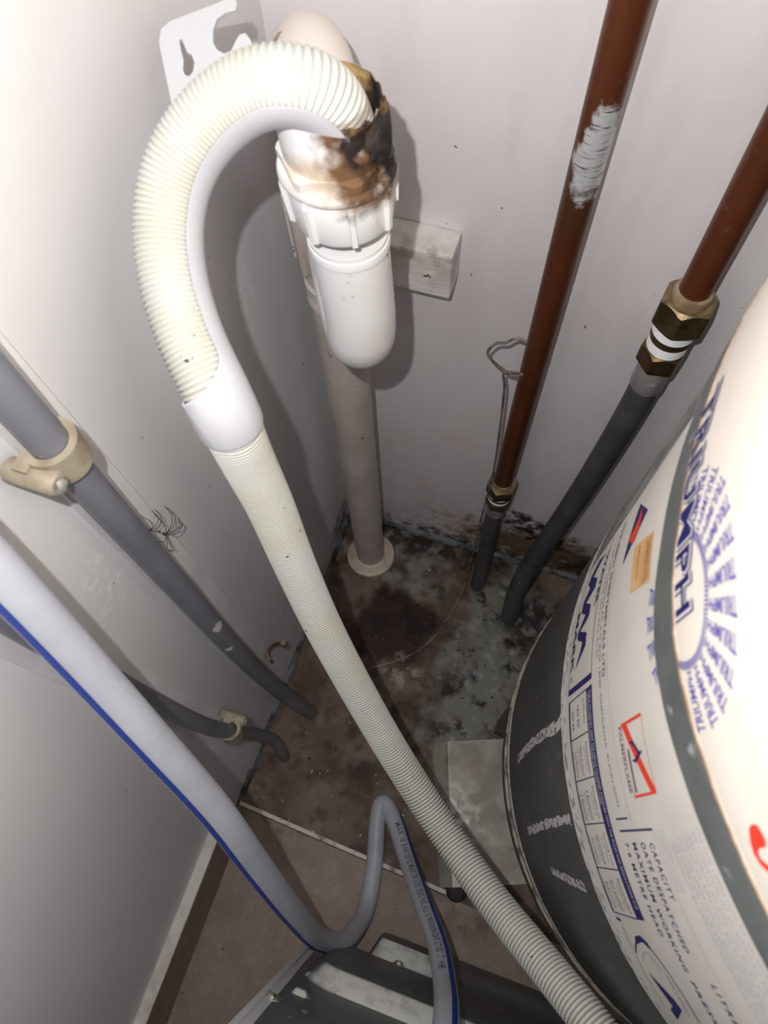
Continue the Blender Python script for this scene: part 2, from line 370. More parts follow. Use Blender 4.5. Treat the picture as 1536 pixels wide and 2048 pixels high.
def box(x0, x1, y0, y1, z0, z1):
    v = [(x, y, z) for x in (x0, x1) for y in (y0, y1) for z in (z0, z1)]
    return v, [(0, 1, 3, 2), (4, 6, 7, 5), (0, 4, 5, 1), (2, 3, 7, 6), (0, 2, 6, 4), (1, 5, 7, 3)]
def bevel_box(name, dims, mat, parent=None, w=0.002, seg=2):
    bm = bmesh.new(); V, F = box(*dims); vs_ = [bm.verts.new(v) for v in V]
    for f in F: bm.faces.new([vs_[i] for i in f])
    bmesh.ops.recalc_face_normals(bm, faces=bm.faces)
    bmesh.ops.bevel(bm, geom=list(bm.edges), offset=w, segments=seg, affect='EDGES', profile=0.5)
    me = bpy.data.meshes.new(name); bm.to_mesh(me); bm.free(); me.materials.append(M[mat])
    o = bpy.data.objects.new(name, me); COL.objects.link(o)
    if parent: o.parent = parent
    return o
def extrude_poly(poly, vec, holes=()):
    """prism of a planar 3D polygon (with holes) extruded by vec"""
    bm = bmesh.new(); loops = [poly] + list(holes); edges = []
    for lp in loops:
        vv = [bm.verts.new(p) for p in lp]
        for i in range(len(vv)): edges.append(bm.edges.new((vv[i], vv[(i + 1) % len(vv)])))
    bmesh.ops.triangle_fill(bm, use_beauty=True, use_dissolve=False, edges=edges)
    g = bmesh.ops.extrude_face_region(bm, geom=list(bm.faces))
    for v in g['geom']:
        if isinstance(v, bmesh.types.BMVert): v.co += Vector(vec)
    bmesh.ops.recalc_face_normals(bm, faces=bm.faces)
    me = bpy.data.meshes.new('prism'); bm.to_mesh(me); bm.free(); return me
def obj_from(me, name, mat, parent=None):
    me.name = name; me.materials.append(M[mat]); o = bpy.data.objects.new(name, me); COL.objects.link(o)
    if parent: o.parent = parent
    return o
_tc = {}
def text_mesh(s, bold=0.0, spacing=1.0):
    """flat text -> (verts Nx2 normalised to width 1 x cap height 1, faces, aspect)"""
    key = (s, bold, spacing)
    if key in _tc: return _tc[key]
    cu = bpy.data.curves.new('txt', 'FONT'); cu.body = s; cu.size = 1.0; cu.offset = bold; cu.space_character = spacing; cu.resolution_u = 2
    o = bpy.data.objects.new('txt', cu); COL.objects.link(o)
    dg = bpy.context.evaluated_depsgraph_get(); oe = o.evaluated_get(dg); me = oe.to_mesh()
    V = np.array([v.co[:2] for v in me.vertices]); F = [tuple(p.vertices) for p in me.polygons]
    oe.to_mesh_clear(); bpy.data.objects.remove(o); bpy.data.curves.remove(cu)
    mn, mx = V.min(0), V.max(0); V = (V - mn) / (mx - mn)
    _tc[key] = (V, F, (mx - mn)[0] / (mx - mn)[1]); return _tc[key]

# ================================================================== SETTING
mesh('floor', *box(-0.06, 1.3, -1.6, 0.06, -0.05, 0.0), 'floor', smooth=False)
fl = bpy.data.objects['floor']; tag(fl, 'brown and grey stained floor sheet under the pipes', 'floor', kind='structure')
# sound brown tiles in front of the white joint
def yj(x): return -0.4555 - 0.049 * x
k = 0
for (xa, xb) in ((-0.0, 0.60), (0.603, 1.25)):
    for row in range(3):
        y1a, y1b = yj(xa) - 0.0045 - row * 0.405, yj(xb) - 0.0045 - row * 0.405
        b = 0.0015
        bot = [(xa, y1a, -.001), (xb, y1b, -.001), (xb, y1b - .402, -.001), (xa, y1a - .402, -.001)]
        top = [(xa + b, y1a - b, .0022), (xb - b, y1b - b, .0022), (xb - b, y1b - .402 + b, .0022), (xa + b, y1a - .402 + b, .0022)]
        V = bot + top; F = [(3, 2, 1, 0), (4, 5, 6, 7)] + [(i, (i + 1) % 4, 4 + (i + 1) % 4, 4 + i) for i in range(4)]
        mesh('tile', V, F, 'tile', fl, smooth=False)
V = [(0.004, yj(0) + 0.0005, -.001), (0.305, yj(0.305) + 0.0005, -.001), (0.305, yj(0.305) - 0.0045, -.001), (0.004, yj(0) - 0.0045, -.001)]
V += [(x, y, 0.0030) for x, y, z in V]
tag(mesh('trim_1', V, [(3, 2, 1, 0), (4, 5, 6, 7)] + [(i, (i + 1) % 4, 4 + (i + 1) % 4, 4 + i) for i in range(4)], 'white_grout', smooth=False),
    'thin white joint strip across the floor in front of the stained area', 'trim', kind='structure')
tag(mesh('wall_left', *box(-0.06, 0.0, -1.6, 0.06, 0.0, 2.0), 'wall_left', smooth=False), 'white painted wall on the left carrying the grey pipes', 'wall', kind='structure')
tag(mesh('wall_back', *box(0.0, 1.3, 0.0, 0.06, 0.0, 2.0), 'wall_back', smooth=False), 'white painted back wall behind the copper pipes, mouldy at its foot', 'wall', kind='structure')
# blue-grey bead of sealant round the foot of the walls
def bead(name, pts, r, label):
    pa = Path(spline(pts, 0.01)); R = r * (1 + 0.25 * np.sin(pa.S * 90) * np.sin(pa.S * 41 + 1))
    tag(mesh(name, *sweep(pa, pa.S, R, 10), 'blue_sealant'), label, 'trim', kind='structure')
bead('trim_2', [(0.0, -0.001, 0.0), (0.15, -0.001, 0.0), (0.45, -0.001, 0.0), (0.9, -0.001, 0.0)], 0.0075, 'blue grey sealant bead along the foot of the back wall')
bead('trim_3', [(0.001, -0.005, 0.0), (0.001, -0.15, 0.0), (0.001, -0.30, 0.0), (0.001, -0.445, 0.0)], 0.0065, 'blue grey sealant bead along the foot of the left wall')
# skirting in the foreground : white top ledge, brown face
pr = [(-.002, 0.0), (.0182, 0.0), (.0176, .004), (.0128, .0835), (-.002, .0835)]
V = [(x, y, z) for y in (-1.5, -0.478) for x, z in pr]; F = [(0, 1, 2, 3, 4), (9, 8, 7, 6, 5)] + [(i, i + 5, (i + 1) % 5 + 5, (i + 1) % 5) for i in range(5)]
bb = mesh('baseboard_left', V, F, 'skirting_face', smooth=False)
tag(bb, 'brown skirting board with white painted top edge at lower left', 'skirting board', kind='structure')
bevel_box('top_edge', (-0.001, 0.0136, -1.5, -0.477, 0.0836, 0.0885), 'skirting_white', bb, w=0.001, seg=2)

# ================================================================== WALL FITTINGS
def batten(y0, y1, z0, z1, th, label, skew=0.0):
    V, F = box(0.0, th, y0, y1, z0, z1)
    V = [(x, y + (skew * (z - 0.2) if y == y1 else 0.0), z) for x, y, z in V]
    return tag(mesh('wall_batten', V, F, 'white_batten', smooth=False), label, 'batten')
batten(-0.325, -0.2766, 0.022, 1.25, 0.004, 'flat white batten behind the upper grey wall pipe', -0.0275)
batten(-0.413, -0.378, 0.012, 1.2, 0.005, 'flat white batten behind the lower grey wall pipe')

def saddle_clip(py, pz, r, tilt_axis, label, side=-1):
    """beige pipe saddle: lug with screw beside the pipe, strap over it. pipe runs along +z (then rotated by tilt)"""
    t = root('pipe_clip', label, 'pipe clip', 'beige saddle clips on the left wall')
    h = 0.0095; n = 30; ro = r + 0.0042; ri = r + 0.0003
    V = []; F = []
    angs = [math.radians(-115 + 230 * i / n) for i in range(n + 1)]
    for a in angs:
        for rr, zz in ((ri, -h), (ro, -h), (ro, h), (ri, h)):
            V.append((rr * math.cos(a), rr * math.sin(a), zz))
    for i in range(n):
        for q in range(4): F.append((i * 4 + q, i * 4 + (q + 1) % 4, (i + 1) * 4 + (q + 1) % 4, (i + 1) * 4 + q))
    F.append((3, 2, 1, 0)); F.append(tuple(n * 4 + q for q in range(4)))
    s_ = mesh('strap', V, F, 'beige_clip', t)
    V, F = cap(lathe([(0.0052, -0.0135), (0.0066, -0.012), (0.0066, 0.012), (0.0052, 0.0135)], (0, 0), 20), 20, 4)
    # lug lies across: axis along x (out of the wall)
    V = [(z * 1.05 - 0.0035, side * (ro + 0.0018) + x, y) for x, y, z in V]
    l_ = mesh('lug', V, F, 'beige_clip', t)
    V, F = cap(lathe([(0.0042, 0), (0.0042, 0.0012), (0.003, 0.0022)], (0, 0), 16), 16, 3)
    V = [(0.0115 + z, side * (ro + 0.0018) + x, y) for x, y, z in V]
    sc_ = mesh('screw', V, F, 'steel_screw', t)
    V, F = box(-0.010, 0.006, min(side * 0.004, side * (ro + 0.004)), max(side * 0.004, side * (ro + 0.004)), -h * 0.9, h * 0.9)
    b_ = mesh('base', [(min(x, -r * 0.2), y, z) for x, y, z in V], F, 'beige_clip', t, smooth=False)
    rot = Matrix.Rotation(tilt_axis, 4, 'X')
    t.matrix_world = Matrix.Translation((0, 0, 0)) @ Matrix.Translation((0.0215 if r > 0.009 else 0.0205, py, pz)) @ rot
    return t
PIPE_A = [(0.0215, -0.3195, 1.3), (0.0215, -0.3195, 0.80), (0.0215, -0.3205, 0.55), (0.022, -0.321, 0.38), (0.029, -0.320, 0.20), (0.040, -0.3185, 0.09), (0.0505, -0.3165, 0.02), (0.055, -0.3155, -0.012)]
ga = root('grey_water_pipe', 'upper grey plastic pipe running down the left wall into the floor', 'pipe')
tube('pipe', PIPE_A, 0.0098, 'pipe_grey', ga, 24)
PIPE_B = [(0.0205, -0.393, 1.2), (0.0205, -0.395, 0.80), (0.0205, -0.3985, 0.62), (0.0205, -0.3990, 0.48), (0.0205, -0.3955, 0.34), (0.0205, -0.3868, 0.235), (0.023, -0.374, 0.12), (0.030, -0.3715, 0.055), (0.0375, -0.3795, 0.018), (0.040, -0.3855, -0.012)]
gb = root('grey_water_pipe', 'lower thin grey plastic pipe curving along the left wall, half behind the striped hose', 'pipe')
tube('pipe', PIPE_B, 0.0079, 'pipe_grey', gb, 22)
saddle_clip(-0.3198, 0.742, 0.0098, 0.0, 'beige saddle clip with screw on the upper grey pipe')
saddle_clip(-0.3878, 0.247, 0.0079, math.radians(-6), 'beige saddle clip on the lower grey pipe near the floor', side=1)
# empty half saddle left on the first batten
oc = root('pipe_clip', 'broken half of a brown saddle clip beside the upper grey pipe near the floor', 'pipe clip')
V = []; F = []; n = 18
for i in range(n + 1):
    a = math.radians(10 + 150 * i / n); w = 0.0022 if i < n - 2 else 0.003
    for rr, zz in ((0.0118, -.008), (0.0118 + w, -.008), (0.0118 + w, .008), (0.0118, .008)):
        V.append((0.0185 - rr * math.sin(a), -0.2790 + rr * math.cos(a), 0.168 + zz))
for i in range(n):
    for q in range(4): F.append((i * 4 + q, i * 4 + (q + 1) % 4, (i + 1) * 4 + (q + 1) % 4, (i + 1) * 4 + q))
F.append((3, 2, 1, 0)); F.append(tuple(n * 4 + q for q in range(4)))
mesh('half_ring', V, F, 'old_clip', oc)
V, F = cap(lathe([(0.0036, 0.162), (0.0042, 0.164), (0.0042, 0.173), (0.0036, 0.175)], (0.0205, -0.2665), 14), 14, 4)
mesh('screw_boss', V, F, 'old_clip', oc)

# timber block on the back wall
tag(bevel_box('timber_block', (0.058, 0.1432, -0.0300, 0.0, 0.5725, 0.6190), 'block', w=0.0022, seg=2), 'white painted timber block on the back wall behind the waste trap', 'block')

# ---------------------------------------------------------------- spiders
def spider(c, s, label, body=True):
    t = root('spider', label, 'spider')
    x, y, z = c
    if body:
        V, F = lathe([(0.0001, -1), (0.5, -0.85), (0.85, -0.4), (0.9, 0.1), (0.7, 0.6), (0.3, 0.92), (0.0001, 1)], (0, 0), 12)
        mesh('abdomen', [(x + 0.0012 * p[0], y + 0.0012 * p[1] - 0.0008, z + 0.0026 * p[2] + 0.002) for p in V], F, 'spider_brown', t)
        mesh('head', [(x + 0.0009 * p[0], y + 0.0009 * p[1], z + 0.0011 * p[2] - 0.0016) for p in V], F, 'spider_brown', t)
    for i in range(8):
        a = math.radians((25, 60, 110, 150, 205, 240, 300, 335)[i]) + random.uniform(-.15, .15)
        L = s * random.uniform(0.8, 1.1)
        d = Vector((0, math.cos(a), math.sin(a)))
        side = Vector((0, -d.z, d.y)) * random.uniform(-.25, .25)
        b = Vector(c)
        pts = [b, b + d * L * 0.33 + Vector((0.004, 0, 0)), b + d * L * 0.72 + side * L + Vector((0.0035, 0, 0)), b + d * L * 0.95 + side * L * 1.8 + Vector((-0.004, 0, 0))]
        pts = [Vector((max(0.0068, p.x), p.y, p.z)) for p in pts]
        tube('leg', [tuple(p) for p in pts], 0.00028, 'spider_leg', t, 5, 0.01)
spider((0.0100, -0.2945, 0.5745), 0.023, 'brown long-legged spider on the white batten beside the upper grey pipe')
spider((0.0100, -0.3035, 0.600), 0.017, 'pale shed spider skin just above the spider', body=False)

# ================================================================== COPPER RISERS
def riser(cx, cy, z_end, label):
    return root('copper_riser', label, 'pipe')
def union(t, c, z, big, mat_ring):
    """z: list of levels from the top: collar top, nut top, nut bottom, thread, band, thread, nut2 top, nut2 bottom, ring, sleeve bottom"""
    k = big
    V, F = lathe([(0.0112, z[0]), (0.0134 * k, z[0] - .0006), (0.0142 * k, z[0] - .003), (0.0136 * k, z[1] - .001), (0.0112, z[1] - .001)], c, 40)
    mesh('collar', V, F, 'bronze_dust', t)
    mesh('union_nut', *hexnut(c, z[2], z[1], 0.0182 * k, 0.35, ch_top=True, ch_bot=True), nut_mat, t, smooth=False)
    def threads(za, zb, r):
        n = 5; pr = []
        for i in range(n):
            a = za - (za - zb) * i / n; b = za - (za - zb) * (i + 1) / n
            pr += [(r - 0.0006, a), (r, a - (a - b) * 0.25), (r, a - (a - b) * 0.75), (r - 0.0006, b)]
        V, F = lathe(pr[::-1], c, 40); mesh('thread_tape', V, F, 'thread_tape', t)
    threads(z[2], z[3], 0.0162 * k)
    V, F = lathe([(0.0150 * k, z[4]), (0.0160 * k, z[4]), (0.0160 * k, z[3]), (0.0150 * k, z[3])], c, 40); mesh('band', V, F, 'bronze', t)
    threads(z[4], z[5], 0.0155 * k)
    mesh('adaptor_nut', *hexnut(c, z[6], z[5], 0.0158 * k, 0.15, ch_top=True), 'bronze', t, smooth=False)
    V, F = lathe([(0.0125 * k, z[7]), (0.0140 * k, z[7]), (0.0142 * k, z[6] + .0004), (0.0125 * k, z[6] + .0004)], c, 40); mesh('ring', V, F, 'bronze_dust', t)
    V, F = lathe([(0.0118 * k, z[8]), (0.0136 * k, z[8]), (0.0140 * k, z[8] + 0.002), (0.0137 * k, z[7] - 0.004), (0.0128 * k, z[7])], c, 40)
    mesh('crimp_sleeve', V, F, 'crimp_sleeve', t)
# nut: dusty on its upper chamfer, dark on its flats
t = NT('bronze_nut', lin((112, 92, 64)), 0.45, 0.7)
sp_ = t.n.new('ShaderNodeSeparateXYZ'); t.l.new(t.g.outputs['Normal'], sp_.inputs[0])
t.layer(lin((78, 62, 44)), t.noise(60, 0.4, 0.65, 4))
t.layer(lin((176, 156, 122)), t.mul(t.rng(sp_.outputs[2], 0.2, 0.5), t.noise(90, 0.2, 0.6, 4)), 0.9)
nut_mat = t.m
C1 = (0.2243, -0.0285)
r1 = riser(*C1, 0, 'left brown copper pipe with white paint smear, joined to grey pipe near the floor')
tube('copper_pipe', [(C1[0], C1[1], 1.5), (C1[0], C1[1], 0.262)], 0.0110, 'copper', r1, 28, 0.02)
union(r1, C1, (0.293, 0.286, 0.266, 0.2595, 0.254, 0.2475, 0.232, 0.2295, 0.206), 0.88, None)
tube('grey_tail', [(0.2243, -0.0285, 0.232), (0.2247, -0.029, 0.15), (0.2262, -0.038, 0.06), (0.2275, -0.056, 0.012), (0.228, -0.0605, -0.01)], 0.0108, 'pipe_dark', r1, 24)
C2 = (0.3193, -0.0300)
r2 = riser(*C2, 0, 'right brown copper pipe with large bronze union and white thread tape above grey pipe')
tube('copper_pipe', [(C2[0], C2[1], 1.5), (C2[0], C2[1], 0.60)], 0.0111, 'copper', r2, 28, 0.02)
union(r2, C2, (0.6415, 0.6335, 0.6075, 0.5965, 0.5905, 0.5795, 0.5605, 0.5555, 0.528), 1.0, None)
tube('grey_tail', [(0.3193, -0.030, 0.575), (0.3190, -0.0305, 0.50), (0.3130, -0.036, 0.385), (0.3025, -0.044, 0.258), (0.2888, -0.057, 0.140), (0.2835, -0.076, 0.058), (0.2862, -0.0915, 0.006), (0.2866, -0.0935, -0.012)], 0.0128, 'pipe_dark', r2, 28)

# tie wire hanging on the left riser
WIRE = [(0.2140, -0.0400, 0.556), (0.2050, -0.0405, 0.5585), (0.1973, -0.043, 0.5525), (0.1905, -0.044, 0.551), (0.1838, -0.045, 0.537), (0.1893, -0.045, 0.5272), (0.1990, -0.0445, 0.519), (0.2080, -0.0445, 0.5135), (0.2170, -0.0420, 0.5150),
        (0.2080, -0.0455, 0.5185), (0.2015, -0.0455, 0.5160), (0.2040, -0.0450, 0.495), (0.2085, -0.0445, 0.42), (0.2118, -0.0445, 0.33), (0.2108, -0.0470, 0.25), (0.2095, -0.0475, 0.16), (0.2100, -0.052, 0.06), (0.2095, -0.068, 0.006), (0.2030, -0.108, 0.0022), (0.1935, -0.1441, 0.0022), (0.1790, -0.1735, 0.0022), (0.1624, -0.1935, 0.0022), (0.1380, -0.2140, 0.0022), (0.1125, -0.2290, 0.0022)]
tag(tube('tie_wire', WIRE, 0.0013, 'tie_wire', None, 8, 0.004), 'thin grey tie wire looped on the left copper pipe and trailing over the floor', 'wire')

# ================================================================== WASTE PIPE AND TRAP
S_ = np.array([0.0573, -0.0632]); F_ = np.array([FX, FY]); M_ = (S_ + F_) / 2
wp = root('waste_standpipe', 'off-white plastic waste pipe standing in the corner with a floor flange', 'pipe')
V, F = lathe([(0.0215, -0.005), (0.0215, 0.64)], tuple(S_), 40); mesh('pipe', V, F, 'pipe_pvc', wp)
V, F = lathe([(0.0216, 0.001), (0.036, 0.001), (0.0372, 0.004), (0.036, 0.0085), (0.029, 0.0115), (0.0258, 0.0155), (0.0235, 0.0165), (0.0216, 0.0165)], tuple(S_), 48)
mesh('floor_flange', V, F, 'collar_pvc', wp)
V, F = lathe([(0.0216, 0.585), (0.0238, 0.586), (0.0238, 0.592), (0.0230, 0.593), (0.0230, 0.600), (0.0240, 0.601), (0.0240, 0.608), (0.0216, 0.610)], tuple(S_), 40)
mesh('socket', V, F, 'pipe_pvc', wp)
_k0 = set(bpy.data.objects)
tr = root('waste_trap', 'white plastic bottle-shaped washing machine trap with a dirty black-stained mouth', 'trap')
R_ = float(np.linalg.norm(F_ - M_)) / 2; d2 = (M_ - F_) / np.linalg.norm(M_ - F_)
def arc_pts(c0, zc, sgn, n=18):
    out = []
    for i in range(n + 1):
        a = math.pi * i / n
        q = c0 + d2 * (R_ - R_ * math.cos(a)); out.append((q[0], q[1], zc + sgn * R_ * math.sin(a)))
    return out
ZB, ZT = 0.686, 0.7635
pts = [(F_[0], F_[1], 0.76)] + [(F_[0], F_[1], 0.72)] + arc_pts(F_, ZB, -1) + [(M_[0], M_[1], 0.73)] + arc_pts(M_, ZT, 1) + [(S_[0], S_[1], 0.72), (S_[0], S_[1], 0.60)]
pa = Path(spline(pts, 0.003)); mesh('bend', *sweep(pa, pa.S, 0.0214, 40), 'trap', tr)
fx = (FX, FY)
V, F = lathe([(0.0212, 0.7515), (0.0222, 0.752), (0.0224, 0.755), (0.0220, 0.757), (0.0212, 0.7575)], fx, 40); mesh('ridge_ring', V, F, 'trap', tr)
def ribbed_nut(c, z0, z1, r, ribs, name, mat, parent, flange=None, ph=0.0):
    V, F = lathe([(0.0216, z0), (r - 0.0022, z0), (r - 0.0012, z0 + 0.002), (r, z1 - 0.003), (r - .0006, z1), (0.0216, z1)], c, 64)
    o = mesh(name, V, F, mat, parent)
    for i in range(ribs):
        a = 2 * math.pi * i / ribs + ph; ca, sa = math.cos(a), math.sin(a)
        mb = MB(); w = 0.0019; pts2 = []
        for zz, ro in ((z0 + .0005, r - 0.001), (z0 + .002, r + 0.0012), (z1 - 0.003, r + 0.0026), (z1 - 0.0005, r + 0.0012)):
            for rr, ww in ((r - 0.004, -w), (ro, -w * .7), (ro, w * .7), (r - 0.004, w)):
                pts2.append((c[0] + rr * ca - ww * sa, c[1] + rr * sa + ww * ca, zz))
        fs = []
        for q in range(3):
            for e in range(4): fs.append((q * 4 + e, q * 4 + (e + 1) % 4, (q + 1) * 4 + (e + 1) % 4, (q + 1) * 4 + e))
        fs += [(3, 2, 1, 0), (12, 13, 14, 15)]
        mesh('grip_rib', pts2, fs, mat, o, smooth=False)
    return o
ribbed_nut(fx, 0.7720, 0.7980, 0.0268, 8, 'lock_nut', 'trap', tr, ph=0.55)
V, F = lathe([(0.0216, 0.7980), (0.0282, 0.7982), (0.0290, 0.7998), (0.0288, 0.8018), (0.0278, 0.8035), (0.0216, 0.8035)], fx, 64); mesh('flange', V, F, 'trap', tr)
# stepped octagonal shoulder
V, F = hexnut(fx, 0.8035, 0.8105, 0.0252, 0.2, ch_top=True, k=0.3); mesh('shoulder', V, F, 'trap', tr, smooth=False)
V, F = lathe([(0.0246, 0.805), (0.0246, 0.830), (0.0242, 0.8335), (0.0234, 0.834)], fx, 64)
# chipped, crusted rim on the right hand side
V = np.array(V); ang = np.arctan2(V[:, 1] - FY, V[:, 0] - FX)
w = np.clip(np.cos(ang - 0.1), 0, 1) ** 2
V[:, 2] += np.where(V[:, 2] > 0.825, -0.004 * w * (0.5 + 0.5 * np.sin(ang * 17)), 0)
hop = mesh('hopper', V, F, 'trap', tr)
V, F = lathe([(0.0234, 0.834), (0.0232, 0.828), (0.0228, 0.795), (0.0208, 0.785), (0.0001, 0.778)], fx, 64)
V = np.array(V); ang = np.arctan2(V[:, 1] - FY, V[:, 0] - FX); w = np.clip(np.cos(ang - 0.1), 0, 1) ** 2
V[:, 2] += np.where(V[:, 2] > 0.825, -0.004 * w * (0.5 + 0.5 * np.sin(ang * 17)), 0)
mesh('hopper_lining', V, F, 'hopper_in', hop)
# crusted grime on the right of the mouth
V = []; F = []
bm = bmesh.new(); bmesh.ops.create_icosphere(bm, subdivisions=4, radius=1.0)
from mathutils import noise as mnoise
for v in bm.verts:
    q = v.co.copy(); nn = mnoise.fractal(q * 3.1, 0.9, 2.2, 4) * 0.20 + mnoise.fractal(q * 9, 0.8, 2.2, 3) * 0.10
    p = q * (1 + nn)
    th = 0.10 + p.y * 0.62; rad = 0.0246 + 0.0026 * p.x
    v.co = Vector((FX + rad * math.cos(th), FY + rad * math.sin(th), 0.8195 + p.z * 0.0130))
me = bpy.data.meshes.new('grime'); bm.to_mesh(me); bm.free()
t = NT('crusted_grime', lin((52, 42, 38)), 0.85)
t.layer(lin((120, 90, 60)), t.noise(70, 0.5, 0.66, 5)); t.layer(lin((20, 15, 15)), t.noise(110, 0.42, 0.6, 5, off=(2, 0, 0))); t.bump(190, 0.9, 0.002, 6); M['grime'] = t.m
g_ = obj_from(me, 'grime', 'grime', hop); g_['label'] = 'black and brown crusted grime'
me.polygons.foreach_set('use_smooth', [True] * len(me.polygons))
ribbed_nut(tuple(S_), 0.628, 0.690, 0.0272, 8, 'rear_nut', 'pipe_pvc', tr, ph=0.3)
# the mouth leans a little to the left of its leg
for o in set(bpy.data.objects) - _k0:
    if o.type == 'MESH' and o.name.split('.')[0] not in ('rear_nut',) and not (o.parent and o.parent.name.startswith('rear_nut')):
        for v in o.data.vertices:
            q = min(1.0, max(0.0, (v.co.z - 0.70) / 0.13)); near = 1.0 if (v.co.xy - Vector((FX, FY))).length < 0.035 else 0.0
            v.co.x -= 0.0062 * q * near

# ================================================================== CORRUGATED DRAIN HOSE
DRAIN = [(0.1175, -0.1571, 0.7923), (0.1204, -0.1639, 0.8186), (0.1164, -0.1698, 0.8398), (0.1035, -0.1766, 0.8485), (0.085, -0.1829, 0.8445), (0.0694, -0.1936, 0.8347), (0.0587, -0.2083, 0.8214), (0.0566, -0.2263, 0.8053), (0.0635, -0.2444, 0.7919), (0.0765, -0.2628, 0.7773), (0.0909, -0.2763, 0.7646), (0.0975, -0.2823, 0.7532), (0.0967, -0.2799, 0.7048), (0.099, -0.2796, 0.6494), (0.1079, -0.2892, 0.5777), (0.1284, -0.3084, 0.4998), (0.1619, -0.3357, 0.4271), (0.2024, -0.3673, 0.3735), (0.2571, -0.4087, 0.3517), (0.3136, -0.4498, 0.3683), (0.3589, -0.4784, 0.3977), (0.3951, -0.5017, 0.4255), (0.4291, -0.5255, 0.4424)]
dh = root('drain_hose', 'cream corrugated drain hose hooked over into the trap and running down to the lower right', 'hose')
dp = Path(spline(DRAIN, 0.003))
# even out the resampled spline
Pe = np.stack([np.interp(np.linspace(0, dp.L, 420), dp.S, dp.P[:, k]) for k in range(3)], -1)
for _ in range(25): Pe[1:-1] = 0.5 * Pe[1:-1] + 0.25 * (Pe[:-2] + Pe[2:])
dp = Path(Pe)
ss = np.arange(0, dp.L, 0.00034)
pit = np.interp(ss, [0, 0.25, 0.45, 0.75, dp.L], [0.0024, 0.0024, 0.0026, 0.0031, 0.0032])
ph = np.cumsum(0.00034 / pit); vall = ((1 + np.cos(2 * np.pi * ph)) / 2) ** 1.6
dep = np.interp(ss, [0, 0.22, 0.3, dp.L], [0.0013, 0.0013, 0.0018, 0.0019]); groove_shade = np.interp(ss, [0, 0.2, 0.3, dp.L], [0.55, 0.55, 1.0, 1.0])  # groove depth, and strength of the painted groove shade along the hose
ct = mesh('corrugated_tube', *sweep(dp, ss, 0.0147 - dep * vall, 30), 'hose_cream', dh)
ga_ = ct.data.attributes.new('groove', 'FLOAT', 'POINT'); ga_.data.foreach_set('value', np.repeat(vall * groove_shade, 30).astype(np.float32))
# rigid white guide cradling the inside of the bend, closing into a sleeve at its lower end
idx = np.argmin(np.linalg.norm(dp.P - np.array([0.0975, -0.2823, 0.7532]), axis=1)); s_end = dp.S[idx] + 0.007
s0 = 0.022
gs = np.linspace(s0, s_end, 170); P, T, N, B = dp.at(gs)
cen = np.array([0.0900, -0.2030, 0.7920])
inn = cen - P; inn -= (inn * T).sum(-1, keepdims=True) * T; inn /= np.linalg.norm(inn, axis=-1, keepdims=True)
for _ in range(10): inn[1:-1] = (inn[:-2] + inn[1:-1] + inn[2:]) / 3
inn -= (inn * T).sum(-1, keepdims=True) * T; inn /= np.linalg.norm(inn, axis=-1, keepdims=True)
sd = np.cross(T, inn)
def half(s):
    u = (s - s0) / (s_end - s0)
    a = 66.0 + 8.0 * math.cos(u * 3.0)
    l1 = s_end - 0.020; lo_ = l1
    if s > l1: return 180.0
    if s > l1 - 0.016:
        q = min(1, (s - l1 + 0.016) / 0.016); return a + (180 - a) * (1 - math.sqrt(max(0, 1 - q * q)))
    return a
V = []; F = []; na = 28
for i, s in enumerate(gs):
    h_ = math.radians(half(s))
    flare = 0.0
    for lay in (0.0150, 0.0163 + flare):
        for j in range(na + 1):
            a = -h_ + 2 * h_ * j / na
            V.append(P[i] + lay * (math.cos(a) * inn[i] + math.sin(a) * sd[i]))
W_ = na + 1
for i in range(len(gs) - 1):
    for j in range(na):
        a = (i * 2) * W_ + j; b = ((i + 1) * 2) * W_ + j
        F.append((a, b, b + 1, a + 1)); a += W_; b += W_; F.append((a, a + 1, b + 1, b))
    for j in (0, na):
        a = i * 2 * W_ + j; b = (i + 1) * 2 * W_ + j; F.append((a, a + W_, b + W_, b))
for i in (0, len(gs) - 1):
    for j in range(na):
        a = i * 2 * W_ + j; F.append((a, a + 1, a + W_ + 1, a + W_))
mesh('hose_guide', V, F, 'hose_guide_white', dh)
# flat hook plate of the guide with keyhole slot
PLATE = [(0.0337, -0.1647, 0.8147), (0.0192, -0.1401, 0.8278), (0.0184, -0.1343, 0.8304), (0.0214, -0.1297, 0.8318), (0.0393, -0.116, 0.8346), (0.0461, -0.1102, 0.8359), (0.0489, -0.1122, 0.8345), (0.0495, -0.1154, 0.8331), (0.0449, -0.1182, 0.8326), (0.0421, -0.1219, 0.8316), (0.0418, -0.127, 0.8294), (0.0434, -0.1321, 0.827), (0.0462, -0.1345, 0.8254), (0.0497, -0.1349, 0.8246), (0.0525, -0.1329, 0.825), (0.0532, -0.1288, 0.8267), (0.0541, -0.1251, 0.8281), (0.0565, -0.1234, 0.8284), (0.0595, -0.1251, 0.8271), (0.0627, -0.129, 0.8249), (0.0706, -0.1291, 0.8235), (0.0699, -0.1424, 0.8179), (0.0562, -0.1538, 0.8154)]
HOLE = [(0.0279, -0.1361, 0.828), (0.0291, -0.1353, 0.8281), (0.0311, -0.1377, 0.8267), (0.0331, -0.14, 0.8254), (0.0356, -0.1403, 0.8248), (0.0377, -0.143, 0.8233), (0.0382, -0.1469, 0.8215), (0.0371, -0.1495, 0.8206), (0.0351, -0.1495, 0.821), (0.0335, -0.1478, 0.822), (0.0325, -0.1436, 0.8239), (0.03, -0.1399, 0.826)]
PLATE = PLATE[:-1] + [(0.0640, -0.1700, 0.8070), (0.0480, -0.1830, 0.8050)]
